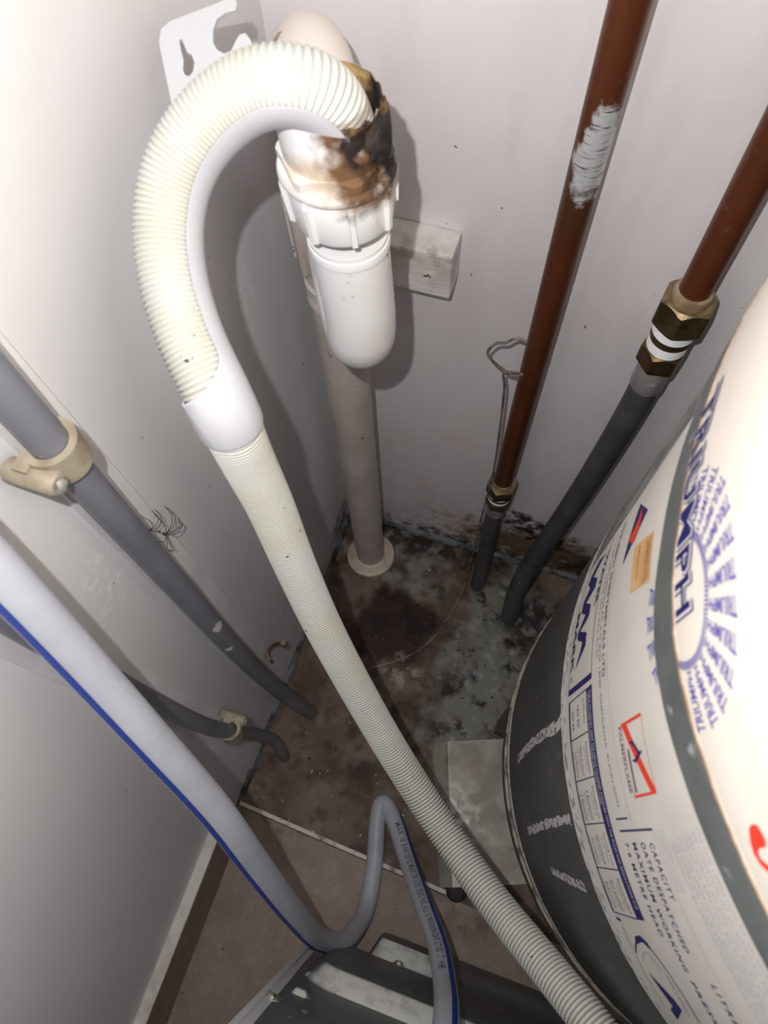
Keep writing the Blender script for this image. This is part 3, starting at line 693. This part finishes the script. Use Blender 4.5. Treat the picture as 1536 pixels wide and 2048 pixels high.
def flat(Ps):
    A = np.array(PLATE); c = A.mean(0); n = np.linalg.svd(A - c)[2][2]
    return [Vector(p - (p - c) @ n * n) for p in np.array(Ps)]
hp = obj_from(extrude_poly(flat(PLATE), (-0.0004, 0.0010, -0.0023), [flat(HOLE)]), 'hook_plate', 'hook_plate_white', dh)

# ================================================================== STRIPED INLET HOSE
INLET = [(0.0340, -0.372, 1.30), (0.0315, -0.371, 1.05), (0.0285, -0.3715, 0.90), (0.0298, -0.3758, 0.8077), (0.0429, -0.3869, 0.762), (0.0584, -0.4024, 0.7031), (0.0841, -0.4248, 0.634), (0.1127, -0.451, 0.5516), (0.1353, -0.4832, 0.4458), (0.1572, -0.5182, 0.3168), (0.1762, -0.5457, 0.1915), (0.1976, -0.5491, 0.1092), (0.208, -0.5166, 0.0175), (0.2006, -0.4652, 0.0138), (0.1898, -0.425, 0.0115), (0.1857, -0.3921, 0.0115), (0.2071, -0.4097, 0.017), (0.2372, -0.4475, 0.0456), (0.2689, -0.4849, 0.1242), (0.2921, -0.5116, 0.1968), (0.3019, -0.532, 0.269), (0.3019, -0.5408, 0.3479), (0.2996, -0.5494, 0.4052), (0.2941, -0.5608, 0.4619), (0.2906, -0.5742, 0.5009)]
ih = root('inlet_hose', 'grey inlet hose with a blue stripe looping from the left edge down over the floor', 'hose')
ip = Path(spline(INLET, 0.003))
Pe = np.stack([np.interp(np.linspace(0, ip.L, 620), ip.S, ip.P[:, k]) for k in range(3)], -1)
for _ in range(14): Pe[1:-1] = 0.5 * Pe[1:-1] + 0.25 * (Pe[:-2] + Pe[2:])
ip = Path(Pe); IR = 0.0109
mesh('hose_body', *sweep(ip, ip.S, IR, 28), 'hose_grey', ih)
def near_s(p): return ip.S[np.argmin(np.linalg.norm(ip.P - np.array(p), axis=1))]
sb, s1_, s2_, s3_ = near_s(INLET[10]), near_s(INLET[12]), near_s(INLET[15]), near_s(INLET[19])
VIEW = np.array([0.23, -0.43, 1.03])        # the hose is printed on its upper side; twist measured from above
def hsurf(s, beta, r):
    P, T, N, B = ip.at(s); v = VIEW - P; v -= (v * T).sum(-1, keepdims=True) * T; v /= np.linalg.norm(v, axis=-1, keepdims=True)
    sd_ = np.cross(T, v); b = np.radians(beta)[..., None]
    return P + r * (np.cos(b) * v + np.sin(b) * sd_)
def twist(s): return np.interp(s, [0, sb - .05, s1_, s1_ + .05, s2_, s2_ + .03, s3_, ip.L], [52, 56, 120, 160, 225, 290, 315, 330])
qs = np.linspace(0.002, ip.L - 0.002, 560); V = []; F = []; nb = 4
for j in range(nb + 1):
    V.append(hsurf(qs, twist(qs) + (-14 + 28 * j / nb), IR + 0.00025))
V = np.stack(V, 1).reshape(-1, 3)
for i in range(len(qs) - 1):
    for j in range(nb):
        a = i * (nb + 1) + j; F.append((a, a + 1, a + nb + 2, a + nb + 1))
mesh('blue_stripe', V, F, 'blue_stripe', ih)['label'] = 'blue stripe along the hose'
def hose_text(s, sa, sb_, half_h, beta0, beta1):
    Vt, Ft, asp = text_mesh(s, 0.004, 1.05)
    q = sa + (sb_ - sa) * Vt[:, 0]; u = Vt[:, 0]
    beta = beta0 + (beta1 - beta0) * u - np.degrees((Vt[:, 1] - 0.5) * 2 * half_h / IR)
    return hsurf(q, beta, IR + 0.0003).tolist(), Ft
ta, tb = near_s((0.2155, -0.4190, 0.021)), near_s((0.3020, -0.5310, 0.262))
mesh('hose_print', *hose_text('MAX 10 BAR 25°C MAX 59 VDE REG.NR.AU15 9000696269 27/03/17 14:48', ta, tb, 0.0037, -16, 0), 'ink_grey', ih, smooth=False)

# ================================================================== WASHING MACHINE (lower back)
wm = root('washing_machine', 'washing machine back with dusty grey ribbed panel at the bottom of the picture', 'washing machine')
YF = -0.572; X0, X1 = 0.158, 0.757
V, F = box(X0, X1, -1.17, YF - 0.052, 0.022, 0.86); mesh('cabinet', V, F, 'washer_sheet', wm, smooth=False)
# folded sheet edge along the corner
V, F = box(X0 - 0.0012, X0 + 0.0035, YF - 0.02, YF + 0.0045, 0.012, 0.86); mesh('side_edge', V, F, 'washer_sheet', wm, smooth=False)
V, F = box(X0 + 0.0035, X0 + 0.010, YF - 0.004, YF + 0.0012, 0.012, 0.86); mesh('edge_fold', V, F, 'washer_sheet', wm, smooth=False)
xs = np.concatenate([np.linspace(X0 + 0.009, 0.40, 130), np.linspace(0.405, X1 - 0.005, 50)]); zs = np.concatenate([np.linspace(0.006, 0.46, 190), np.linspace(0.47, 0.85, 20)])
XX, ZZ = np.meshgrid(xs, zs)
def sm(e0, e1, x): t_ = np.clip((x - e0) / (e1 - e0), 0, 1); return t_ * t_ * (3 - 2 * t_)
def rbox(x, z, x0, x1, z0, z1, rad, e):
    cx, cz = (x0 + x1) / 2, (z0 + z1) / 2; dx = np.abs(x - cx) - (x1 - x0) / 2 + rad; dz = np.abs(z - cz) - (z1 - z0) / 2 + rad
    d = np.hypot(np.maximum(dx, 0), np.maximum(dz, 0)) + np.minimum(np.maximum(dx, dz), 0) - rad
    return 1 - sm(-e, e * 0.4, d)
hgt = 0.020 * rbox(XX, ZZ, 0.179, 0.80, 0.10, 0.262, 0.03, 0.014) * (0.85 + 0.15 * sm(0.26, 0.2, ZZ))
hgt2 = 0.036 * rbox(XX, ZZ, 0.226, 0.312, 0.012, 0.094, 0.022, 0.012)
hgt2 = np.maximum(hgt2, (0.036 - 0.017 * sm(0.02, 0.13, ZZ)) * sm(0.296, 0.312, XX) * (1 - sm(0.115, 0.14, ZZ)) * sm(0.008, 0.02, ZZ))
hgt3 = -0.046 * rbox(XX, ZZ, 0.183, 0.80, 0.266, 0.95, 0.034, 0.016)
H = np.maximum(hgt, hgt2) + hgt3
# small stiffening nubs on the flange
for zc in (0.16, 0.235, 0.315): H = np.maximum(H, 0.0045 * rbox(XX, ZZ, 0.1755, 0.190, zc - 0.007, zc + 0.007, 0.003, 0.003))
V = np.stack([XX, YF + H, ZZ], -1).reshape(-1, 3); F = []
nx = len(xs)
for i in range(len(zs) - 1):
    for j in range(nx - 1):
        a = i * nx + j; F.append((a, a + 1, a + nx + 1, a + nx))
mesh('back_panel', V, [f[::-1] for f in F], 'washer_back', wm)
for (x, y, z) in ((0.1665, YF, 0.368), (0.1660, YF, 0.10), (0.262, YF + 0.0195, 0.112), (0.1668, YF, 0.60)):
    Vv, Ff = cap(lathe([(0.0062, 0), (0.0066, 0.0006), (0.0062, 0.0014), (0.0046, 0.0018), (0.0046, 0.0032), (0.0034, 0.0042)], (0, 0), 18), 18, 6)
    mesh('screw', [(x + p[0], y + p[2], z + p[1]) for p in Vv], [f[::-1] for f in Ff], 'steel_screw', wm)
for fxx in (0.21, 0.70):
    Vv, Ff = cap(lathe([(0.02, 0.0022), (0.02, 0.010), (0.012, 0.012), (0.012, 0.022)], (fxx, -0.63), 20), 20, 4); mesh('foot', Vv, Ff, 'dark_rubber', wm)

# ================================================================== HOT WATER CYLINDER
TX, TY, TR = 0.5459, -0.2709, 0.25
tank = root('hot_water_cylinder', 'large round hot water cylinder with cream top, labels and dark galvanised base', 'water heater')
def cw(th, z, r): a = np.radians(th); return np.stack([TX + r * np.cos(a), TY + r * np.sin(a), np.broadcast_to(z, np.shape(a))], -1)
def dz(th): return np.interp(th, [120, 160, 170, 178, 182, 186, 190, 195, 200, 206, 212, 220, 260], [.03, .03, .025, .0175, .0135, .0095, .0035, 0, .001, .0045, .0075, .0105, .0105])
def shell(name, prof, mat, parent, warp=0.0, th0=0, th1=360, n=240, both=False):
    th = np.linspace(th0, th1, n + 1); V = []; F = []
    for r, z in prof: V.append(cw(th, z + warp * dz(th), r))
    V = np.concatenate(V); m = n + 1
    for i in range(len(prof) - 1):
        for j in range(n): F.append((i * m + j, i * m + j + 1, (i + 1) * m + j + 1, (i + 1) * m + j))
    return mesh(name, V, F, mat, parent)
shell('base_shell', [(0.0, .252), (.240, .252), (.2465, .255), (.2490, .262), (.2490, .2935), (.2490, .303), (.2488, .309), (.2490, .3115), (.2496, .3125), (.2496, .3165), (.2496, .5735), (.2496, .585), (.2490, .77), (.249, .80), (.249, .85)], 'galv_dark', tank)
shell('rim_bead', [(.2488, .2900), (.2508, .2915), (.2513, .2945), (.2508, .2975), (.2488, .2990)], 'rim_cream', tank)
shell('bottom_scuff', [(.2494, .3090), (.2501, .3105), (.2504, .316), (.2501, .3215), (.2494, .3235)], 'scuff', tank, n=300)
thr = np.linspace(0, 360, 721); rg = np.convolve(np.random.randn(725), [.15, .25, .3, .25, .15], 'valid') * 0.0011
def zl(th): return -0.00046 * (np.asarray(th, float) - 200)
def zlo(th): return np.clip(zl(th), -0.012, 0.02)
V = np.concatenate([cw(thr, 0.5725 + zlo(thr) + rg, 0.2498), cw(thr, 0.5890 + zlo(thr), 0.2498)])
mesh('label_scuff', V, [(j, j + 1, 721 + j + 1, 721 + j) for j in range(720)], 'scuff', tank)
def scratch(pts, w):
    P = np.array(pts); k = 26; u = np.linspace(0, 1, k)
    s = np.linspace(0, 1, len(P)); th = np.interp(u, s, P[:, 0]); z = np.interp(u, s, P[:, 1])
    ww = 1.4 * w * (0.65 + 0.35 * np.random.rand(k)); jit = (np.random.rand(k) - .5) * 0.25
    V = np.concatenate([cw(th + jit + ww / 2, z, 0.2498), cw(th + jit - ww / 2, z, 0.2498)])
    mesh('scratch', V, [(j, j + 1, k + j + 1, k + j) for j in range(k - 1)], 'scratch_mark', tank)
scratch([(195.5, .3814), (194.5, .4731), (195.0, .5682), (193.6, .5813)], 1.5)
scratch([(208.8, .3828), (207.9, .4737), (207.5, .5606)], 1.2)
scratch([(215.3, .4384), (216.1, .4991), (216.6, .539)], 1.2)
# white label sheet round the shell
th = np.linspace(173.6, 395, 240); lab_r = 0.2500; nl = len(th); lean = np.zeros(nl); lean[0] = 1.0
V = np.concatenate([cw(th, 0.5885 + zlo(th), lab_r), cw(th - lean * .3, 0.66 + zlo(th) * .6, lab_r), cw(th - lean * .9, 0.764 + dz(th), lab_r), cw(th - lean, 0.79 + dz(th), lab_r)])
label = mesh('label_sheet', V, [(i * nl + j, i * nl + j + 1, (i + 1) * nl + j + 1, (i + 1) * nl + j) for i in range(3) for j in range(nl - 1)], 'label_white', tank)
shell('tape_band', [(.2499, .7610), (.2503, .7613), (.2504, .765), (.2504, .7795), (.2504, .7855), (.2500, .787)], 'band', tank, 1.0)
shell('top_shell', [(.2503, .7858), (.2508, .7860), (.2510, .788), (.2510, .80)], 'enamel', tank, 1.0)
top = shell('cover', [(.2510, .80), (.2510, .83), (.2510, 1.0), (.2510, 1.2), (.248, 1.23), (.238, 1.25), (.20, 1.27), (.12, 1.29), (.0, 1.295)], 'enamel', tank, 0.0)
# first ring of the cover follows the wavy rim
me = top.data; n1 = 241
for j in range(n1): me.vertices[j].co.z += float(dz(360.0 * j / 240))
shell('rim_edge', [(.2506, .7846), (.2513, .7849), (.2515, .7858), (.2513, .7868), (.2508, .7870)], 'brown_edge', tank, 1.0)

# ---- printing on the cylinder : (degrees, height) coordinates
RL, RC = lab_r + 0.00025, 0.2510 + 0.0003
def q_patch(mb, c00, c10, c11, c01, r, n=12):
    """quad given by 4 (deg,z) corners, subdivided round the cylinder"""
    u = np.linspace(0, 1, n + 1)
    lo_ = np.array(c00)[None] * (1 - u)[:, None] + np.array(c10)[None] * u[:, None]
    hi_ = np.array(c01)[None] * (1 - u)[:, None] + np.array(c11)[None] * u[:, None]
    V = np.concatenate([cw(lo_[:, 0], lo_[:, 1], r), cw(hi_[:, 0], hi_[:, 1], r)])
    mb.add(V.tolist(), [(j, j + 1, n + 1 + j + 1, n + 1 + j) for j in range(n)])
def line(mb, a, b, w, r=RL):
    """thin printed line from a to b, width w metres"""
    a, b = np.array(a, float), np.array(b, float); kx = math.radians(1) * TR
    d = (b - a) * np.array([kx, 1]); d /= np.linalg.norm(d); p = np.array([-d[1] / kx, d[0]]) * w / 2
    q_patch(mb, a - p, b - p, b + p, a + p, r)
def poly(mb, pts, r):
    from mathutils.geometry import tessellate_polygon
    tri = tessellate_polygon([[Vector((p[0] * math.radians(1) * TR, p[1], 0)) for p in pts]])
    Q = [tuple(map(float, p)) for p in pts]; T = []
    stack = [tuple(t_) for t_ in tri]
    while stack:
        t_ = stack.pop(); th_ = [Q[i][0] for i in t_]
        if max(th_) - min(th_) > 1.2:
            ed = max(((abs(Q[t_[i]][0] - Q[t_[(i + 1) % 3]][0]), i) for i in range(3)))[1]
            a, b, c = t_[ed], t_[(ed + 1) % 3], t_[(ed + 2) % 3]
            Q.append(((Q[a][0] + Q[b][0]) / 2, (Q[a][1] + Q[b][1]) / 2)); m_ = len(Q) - 1
            stack += [(a, m_, c), (m_, b, c)]
        else: T.append(t_)
    Q = np.array(Q); mb.add(cw(Q[:, 0], Q[:, 1], r).tolist(), T)
def text(mb, s, t0, z0, t1, z1, h, r=RL, bold=0.0, spacing=1.0):
    Vt, Ft, _ = text_mesh(s, bold, spacing)
    t_ = t0 + (t1 - t0) * Vt[:, 0]; z_ = z0 + (z1 - z0) * Vt[:, 0] + h * Vt[:, 1]
    mb.add(cw(t_, z_, r).tolist(), Ft)
_prints = {}
def ink(sec, k):
    return _prints.setdefault((sec, k), MB())
navy, white, grey, pale, red, tan = [ink('certification_mark', k_) for k_ in ('navy', 'white', 'grey', 'pale', 'red', 'tan')]
# certification mark box
poly(navy, [(175.3, .6517), (175.6, .6444), (177.0, .6305), (178.4, .6457), (179.8, .6459), (180.6, .6261), (182.0, .6432), (183.6, .6425), (184.5, .6228), (185.8, .6423), (187.5, .6425), (189.6, .6171), (187.7, .6292), (186.6, .6335), (185.4, .6177), (184.4, .6168), (182.7, .6319), (181.6, .6184), (179.8, .6171), (178.6, .6291), (177.2, .618), (176.0, .6213), (174.7, .6348)], RL)
text(navy, 'WATER', 175.8, .6580, 183.1, .6540, .0062, bold=0.02)
text(navy, 'MARK', 181.0, .6065, 189.6, .6055, .0075, bold=0.02)
text(navy, '®', 190.0, .6062, 190.8, .6058, .0045)
line(navy, (192.0, .6010), (192.2, .6590), .0034)
line(navy, (174.2, .6650), (192.2, .6590), .0007); line(navy, (174.4, .6115), (192.0, .6012), .0006)
navy, white, grey, pale, red, tan = [ink('rating_table', k_) for k_ in ('navy', 'white', 'grey', 'pale', 'red', 'tan')]
# head strip and five-column table
q_patch(navy, (193.3, .6465), (218.6, .6354), (218.5, .6479), (193.2, .6593), RL, 30)
q_patch(navy, (193.3, .6015), (218.7, .5895), (218.7, .5925), (193.3, .6050), RL, 30)
line(navy, (193.35, .603), (193.3, .6465), .0006); line(navy, (218.7, .591), (218.6, .636), .0006)
for a in (198.25, 203.3, 208.4, 213.45):
    line(navy, (a, .6040 - .00046 * (a - 193.3)), (a, .6468 - .00044 * (a - 193.3)), .0006)
text(white, 'THIS IS TO CERTIFY THAT THE ABOVE CYLINDER COMPLIES WITH THE RULES AND REGULATIONS FOR', 193.7, .6532, 217.4, .6428, .0036, RL + .0002)
text(white, 'STORAGE WATER HEATERS AS DESIGNED AND TESTED TO NUMBER', 193.9, .6488, 206.5, .6433, .0030, RL + .0002)
text(white, 'MADE IN ACCORDANCE WITH NZS AND TESTED FOR GRADE A OR GRADE B', 198.4, .6001, 215.5, .5922, .0022, RL + .0002)
rows = [('Cylinder', '180 RE', '300 RE'), ('Actual Insulation', 'Mains Pressure', 'Low Pressure'), ('Dimensions mm', '3 Elements', '2 Elements'), ('Operating Temp', '60 Celsius', '70 Celsius'), ('Recommended', 'See Leaflet', 'Before Use')]
for i, (ws) in enumerate(rows):
    a0 = 194.1 + i * 5.08
    for kx_, (w_, zz) in enumerate(zip(ws, (.6370, .6225, .6095))):
        z_ = zz - .00046 * (a0 - 194.2)
        text(grey, w_, a0 + .3 * kx_, z_, a0 + (3.1 if i == 0 else 3.7), z_ - .0016, .0046)
        if i: text(grey, 'approved for this use', a0 + .5, z_ - .0050, a0 + 3.3, z_ - .0064, .0030)
navy, white, grey, pale, red, tan = [ink('maker_address', k_) for k_ in ('navy', 'white', 'grey', 'pale', 'red', 'tan')]
# maker's name and address
text(grey, 'TRIUMPH SHEETMETALS LTD', 174.5, .6865, 193.6, .6815, .0052, bold=0.012)
text(grey, '11 CAPTAIN SPRINGS RD, P.O. BOX 13046, ONEHUNGA, AUCKLAND', 175.5, .6775, 207.0, .6720, .0040)
text(grey, 'FAX (09) 634 3646', 180.5, .6705, 190.8, .6690, .0034)
line(pale, (175, .6955), (208.2, .6880), .0005); line(navy, (208.15, .6640), (208.15, .6830), .0008)
navy, white, grey, pale, red, tan = [ink('capacity_panel', k_) for k_ in ('navy', 'white', 'grey', 'pale', 'red', 'tan')]
# capacity panel
line(navy, (209.35, .6647), (209.3, .7136), .0009); line(pale, (209.3, .7136), (232, .7150), .0005)
text(navy, 'CAPACITY', 210.5, .7030, 215.5, .7035, .0062, bold=0.012, spacing=1.25)
text(navy, 'LITRES', 222.6, .7020, 226.6, .7030, .0062, bold=0.012, spacing=1.25)
text(navy, 'DATE DESPATCHED', 210.5, .6910, 220.3, .6905, .0058, bold=0.012, spacing=1.2)
text(navy, 'MAXIMUM WORKING', 210.5, .6785, 222.5, .6742, .0058, bold=0.012, spacing=1.2)
text(navy, 'PRESSURE', 223.4, .6740, 230.2, .6725, .0058, bold=0.012, spacing=1.2)
text(navy, '7·6 METRE HEAD', 210.5, .6660, 219.6, .6632, .0056, bold=0.012, spacing=1.2)
navy, white, grey, pale, red, tan = [ink('standards_mark', k_) for k_ in ('navy', 'white', 'grey', 'pale', 'red', 'tan')]
# standards mark
poly(navy, [(225.3, .6016), (227.3, .6231), (228.4, .6255), (230.6, .601), (229.5, .6), (228.5, .6121), (228.1, .613)], RL)
poly(navy, [(225.3, .6016), (228.1, .613), (228.7, .6105)], RL)
ARC = np.array([(223.2, .5975), (222.4, .603), (221.5, .6113), (221.1, .6179), (220.9, .6252), (221.5, .6326), (222.7, .6394), (223.9, .6445), (226, .6475), (228.5, .6470)])
for i in range(len(ARC) - 1): line(navy, ARC[i], ARC[i + 1], .0032 if 1 < i < 5 else .0012)
AR2 = ARC.copy(); AR2[:, 0] = 226 + (ARC[:, 0] - 226) * .72; AR2[:, 1] = .620 + (ARC[:, 1] - .620) * .72
for i in range(len(AR2) - 1): line(pale, AR2[i], AR2[i + 1], .0007)
text(grey, 'CERTIFIED', 224.2, .6360, 228.6, .6330, .0028)
text(grey, 'TYPE TEST', 222.6, .6215, 224.2, .6300, .0022)
line(navy, (219.4, .5912), (219.5, .5985), .0016); line(navy, (219.5, .5985), (223, .5965), .0004)
text(grey, 'THIS PRODUCT IS APPROVED AND TESTED', 220.3, .5935, 229.5, .5880, .0024)
navy, white, grey, pale, red, tan = [ink('badge', k_) for k_ in ('navy', 'white', 'grey', 'pale', 'red', 'tan')]
# flag badge, flame badge, sticker, printed paragraph
FL = [ink('flag_badge', k_) for k_ in ('navy', 'red')]
poly(FL[0], [(175.5, .7199), (178.7, .7414), (182.3, .7094)], RL)
poly(FL[1], [(177.0, .7286), (178.6, .7327), (179.9, .7312), (181.0, .7255), (180.6, .7201), (179.6, .7156), (179.2, .7207), (178.3, .7276)], RL + .0002)
q_patch(red, (199.3, .7346), (199.6, .7346), (199.7, .7045), (199.4, .7051), RL, 2)
poly(red, [(199.4, .7051), (199.55, .7125), (205.9, .7323), (206.3, .7323), (206.2, .7265)], RL)
q_patch(red, (206.1, .7323), (206.35, .7323), (206.45, .7029), (206.2, .7029), RL, 2)
line(red, (199.4, .7346), (206.3, .7323), .0004); line(red, (199.5, .7050), (206.3, .7029), .0004)
poly(navy, [(201.5, .7115), (201.3, .7182), (202.5, .7239), (202.5, .7285), (203.4, .7169), (203.1, .7118), (203.0, .7171), (202.6, .7219), (201.6, .7162)], RL + .0002)
poly(navy, [(201.9, .7085), (202.0, .7102), (206.0, .7079), (206.0, .7061)], RL)
text(grey, 'PALMERFLAME', 199.6, .7000, 205.9, .6975, .0040, bold=0.012)
q_patch(ink('sticker', 'tan'), (181.9, .7292), (187.2, .7296), (188.1, .7580), (183.0, .7593), RL, 8)
tb_ = ink('sticker', 'brown'); text(tb_, '||I||I|I||I||', 183.4, .7500, 187.6, .7492, .0070, RL + .0002); text(tb_, 'BATCH No', 182.8, .7380, 186.4, .7378, .0032, RL + .0002)
pale = ink('printed_notice', 'pale')
ipsum = 'FOR SAFE OPERATION FIT AN APPROVED RELIEF VALVE AND KEEP ALL DRAINS CLEAR'
for i in range(7):
    z_ = .7570 - i * .0052
    text(pale, ipsum[(i * 5) % 20:(i * 5) % 20 + 46], 209.3 + .2 * i, z_ + .004, 225.5, z_ + .010, .0036)
for i in range(3):
    text(pale, ipsum[i * 7:i * 7 + 26], 209.4, .7240 - i * .0038, 214.6, .7245 - i * .0038, .0024)
INKS = {'navy': 'navy_ink', 'white': 'white_ink', 'grey': 'grey_ink', 'pale': 'pale_ink', 'red': 'red_ink', 'tan': 'paper_tan', 'brown': 'tan_ink'}
for (sec, k_), mb in _prints.items():
    if mb.v: mb.build(sec, INKS[k_], label, False)
# ---- sun badge on the cream cover
vio, nvy, wht, rd2 = MB(), MB(), MB(), MB()
SU, SZ, KD = 193.0, .7960, math.radians(1) * RC
def sunmap(u, v):                        # metres from the badge centre -> (deg, z)
    th_ = SU + u / KD; return th_, SZ + v + dz(th_) * 0.8
def sun_text(al):
    Vt, Ft, _ = text_mesh('TRIUMPH', 0.015)
    r_ = .0437 + (.0238 - .0437) * Vt[:, 0]; wd = np.interp(r_, [.0238, .0437], [.0036, .0070]); y = (Vt[:, 1] - .5) * wd
    sa, ca = math.sin(al), math.cos(al)
    u = r_ * sa + y * ca; v = r_ * ca - y * sa
    return u, v, Ft
for i in range(24):
    u, v, Ft = sun_text(math.radians(15 * i + 4)); th_, z_ = sunmap(u, v)
    band_b, band_t = .7610 + dz(th_), .7860 + dz(th_)
    if z_.min() > float(band_t.max()) - .004 and z_.min() > .783: vio.add(cw(th_, z_, RC).tolist(), Ft)
    elif z_.max() < .787 and z_.min() < .7605:
        # only the tips below the tape show
        keep = [f for f in Ft if all(z_[k_] < band_b[k_] + .004 for k_ in f)]
        if keep: vio.add(cw(th_, z_, RL).tolist(), keep)
for i in range(96):
    al = math.radians(3.75 * i); a2 = al + math.radians(2.1)
    pts = [sunmap(r_ * math.sin(q), r_ * math.cos(q)) for q, r_ in ((al, .0202), (a2, .0202), (a2, .0232), (al, .0232))]
    if min(p[1] - .786 - float(dz(p[0])) for p in pts) > 0: poly(vio, [(float(a), float(b)) for a, b in pts], RC)
for k_, (mb, off, rr) in enumerate(((nvy, 0.055, RC + .0001), (wht, 0.040, RC + .0003), (nvy, 0.012, RC + .0005))):
    Vt, Ft, _ = text_mesh('TRIUMPH', off, 1.06)
    e = (0.0016, 0.0011, 0.0)[k_]; ed = e / KD
    t_ = 175.3 - ed + (18.7 + 2 * ed) * Vt[:, 0]; z_ = .7905 + dz(t_) * .80 - e + (.0138 + 2 * e) * Vt[:, 1]
    mb.add(cw(t_, z_, rr).tolist(), Ft)
vio.build('sun_badge', 'violet_ink', top, False); nvy.build('name_print', 'navy_ink', top, False); wht.build('name_outline', 'white_ink', top, False)
poly(rd2, [(209.75, .8135), (209.25, .8125), (209.2, .8090), (209.5, .8062), (210.2, .8040), (211.0, .8030), (211.7, .8045), (212.2, .8080), (212.5, .8160), (212.5, .8300), (211.9, .8300), (211.9, .8170),
           (211.65, .8090), (211.3, .8062), (210.9, .8062), (210.65, .8085), (210.6, .8125), (210.2, .8140)], RC)
rd2.build('red_numeral', 'red_ink', top, False)

# ---- stand under the cylinder
std = root('cylinder_stand', 'steel stand with a rusty galvanised foot plate under the water cylinder', 'stand')
LEG = [(0.3085, -0.2560), (0.72, -0.38), (0.56, -0.06), (0.60, -0.46)]
for i, (lx, ly) in enumerate(LEG):
    a = math.atan2(ly - TY, lx - TX); c_, s_2 = math.cos(a), math.sin(a)
    mb = MB()
    for (w0, w1, d0, d1) in ((-.009, .009, -.003, .003), (.004, .009, -.024, -.003)):
        V, F = box(d0, d1, w0, w1, 0.0155 if i == 0 else 0.0, 0.2515)
        mb.add([(lx + x * c_ - y * s_2, ly + x * s_2 + y * c_, z) for x, y, z in V], F)
    mb.build('leg', 'leg_steel', std, False)
V, F = cap(lathe([(0.225, 0.238), (0.232, 0.238), (0.232, 0.2516), (0.225, 0.2516)], (TX, TY), 64), 64, 4); mesh('top_ring', V, F, 'leg_steel', std)
# folded foot plate
pA, pB, pC, pD = np.array([0.2484, -.2949]), np.array([0.3159, -.2692]), np.array([0.3042, -.4636]), np.array([0.3872, -.4447])
ex = (pB - pA); ex /= np.linalg.norm(ex); ey = (pC - pA); ly_ = np.linalg.norm(ey); ey /= ly_
def pl(a, b, z): q = pA + ex * a + ey * b; return (q[0], q[1], z)
V = []; F = []; secs = [(-.021, .0008), (-.019, .003), (-.003, .0128), (0.0, .0150), (.003, .0154), (.30, .0154)]
NB = 20
for b in np.linspace(0, ly_, NB + 1):
    for a, z in secs: V.append(pl(a * (0.8 + .2 * (1 - b / ly_)) if a < 0 else a, b, z))
    for a, z in secs[::-1]: V.append(pl(a * (0.8 + .2 * (1 - b / ly_)) if a < 0 else a, b, max(0.0, z - .0016)))
m = len(secs) * 2
for i in range(NB):
    for j in range(m): F.append((i * m + j, i * m + (j + 1) % m, (i + 1) * m + (j + 1) % m, (i + 1) * m + j))
F.append(tuple(range(m))[::-1]); F.append(tuple(NB * m + j for j in range(m)))
mesh('foot_plate', V, F, 'plate', std, False)['label'] = 'rusty galvanised foot plate'
V, F = cap(lathe([(.013, 0), (.014, .003), (.012, .009), (.0075, .0105), (.0075, .013)], (0, 0), 20), 20, 5)
mesh('foot', [pl(x + .006, ly_ + .004 + y, z) for x, y, z in V], F, 'dark_rubber', std)
V, F = box(.02, .28, .02, ly_ - .03, 0.0, 0.0136)
mesh('packer', [pl(x, y, z) for x, y, z in V], F, 'dark_rubber', std, False)
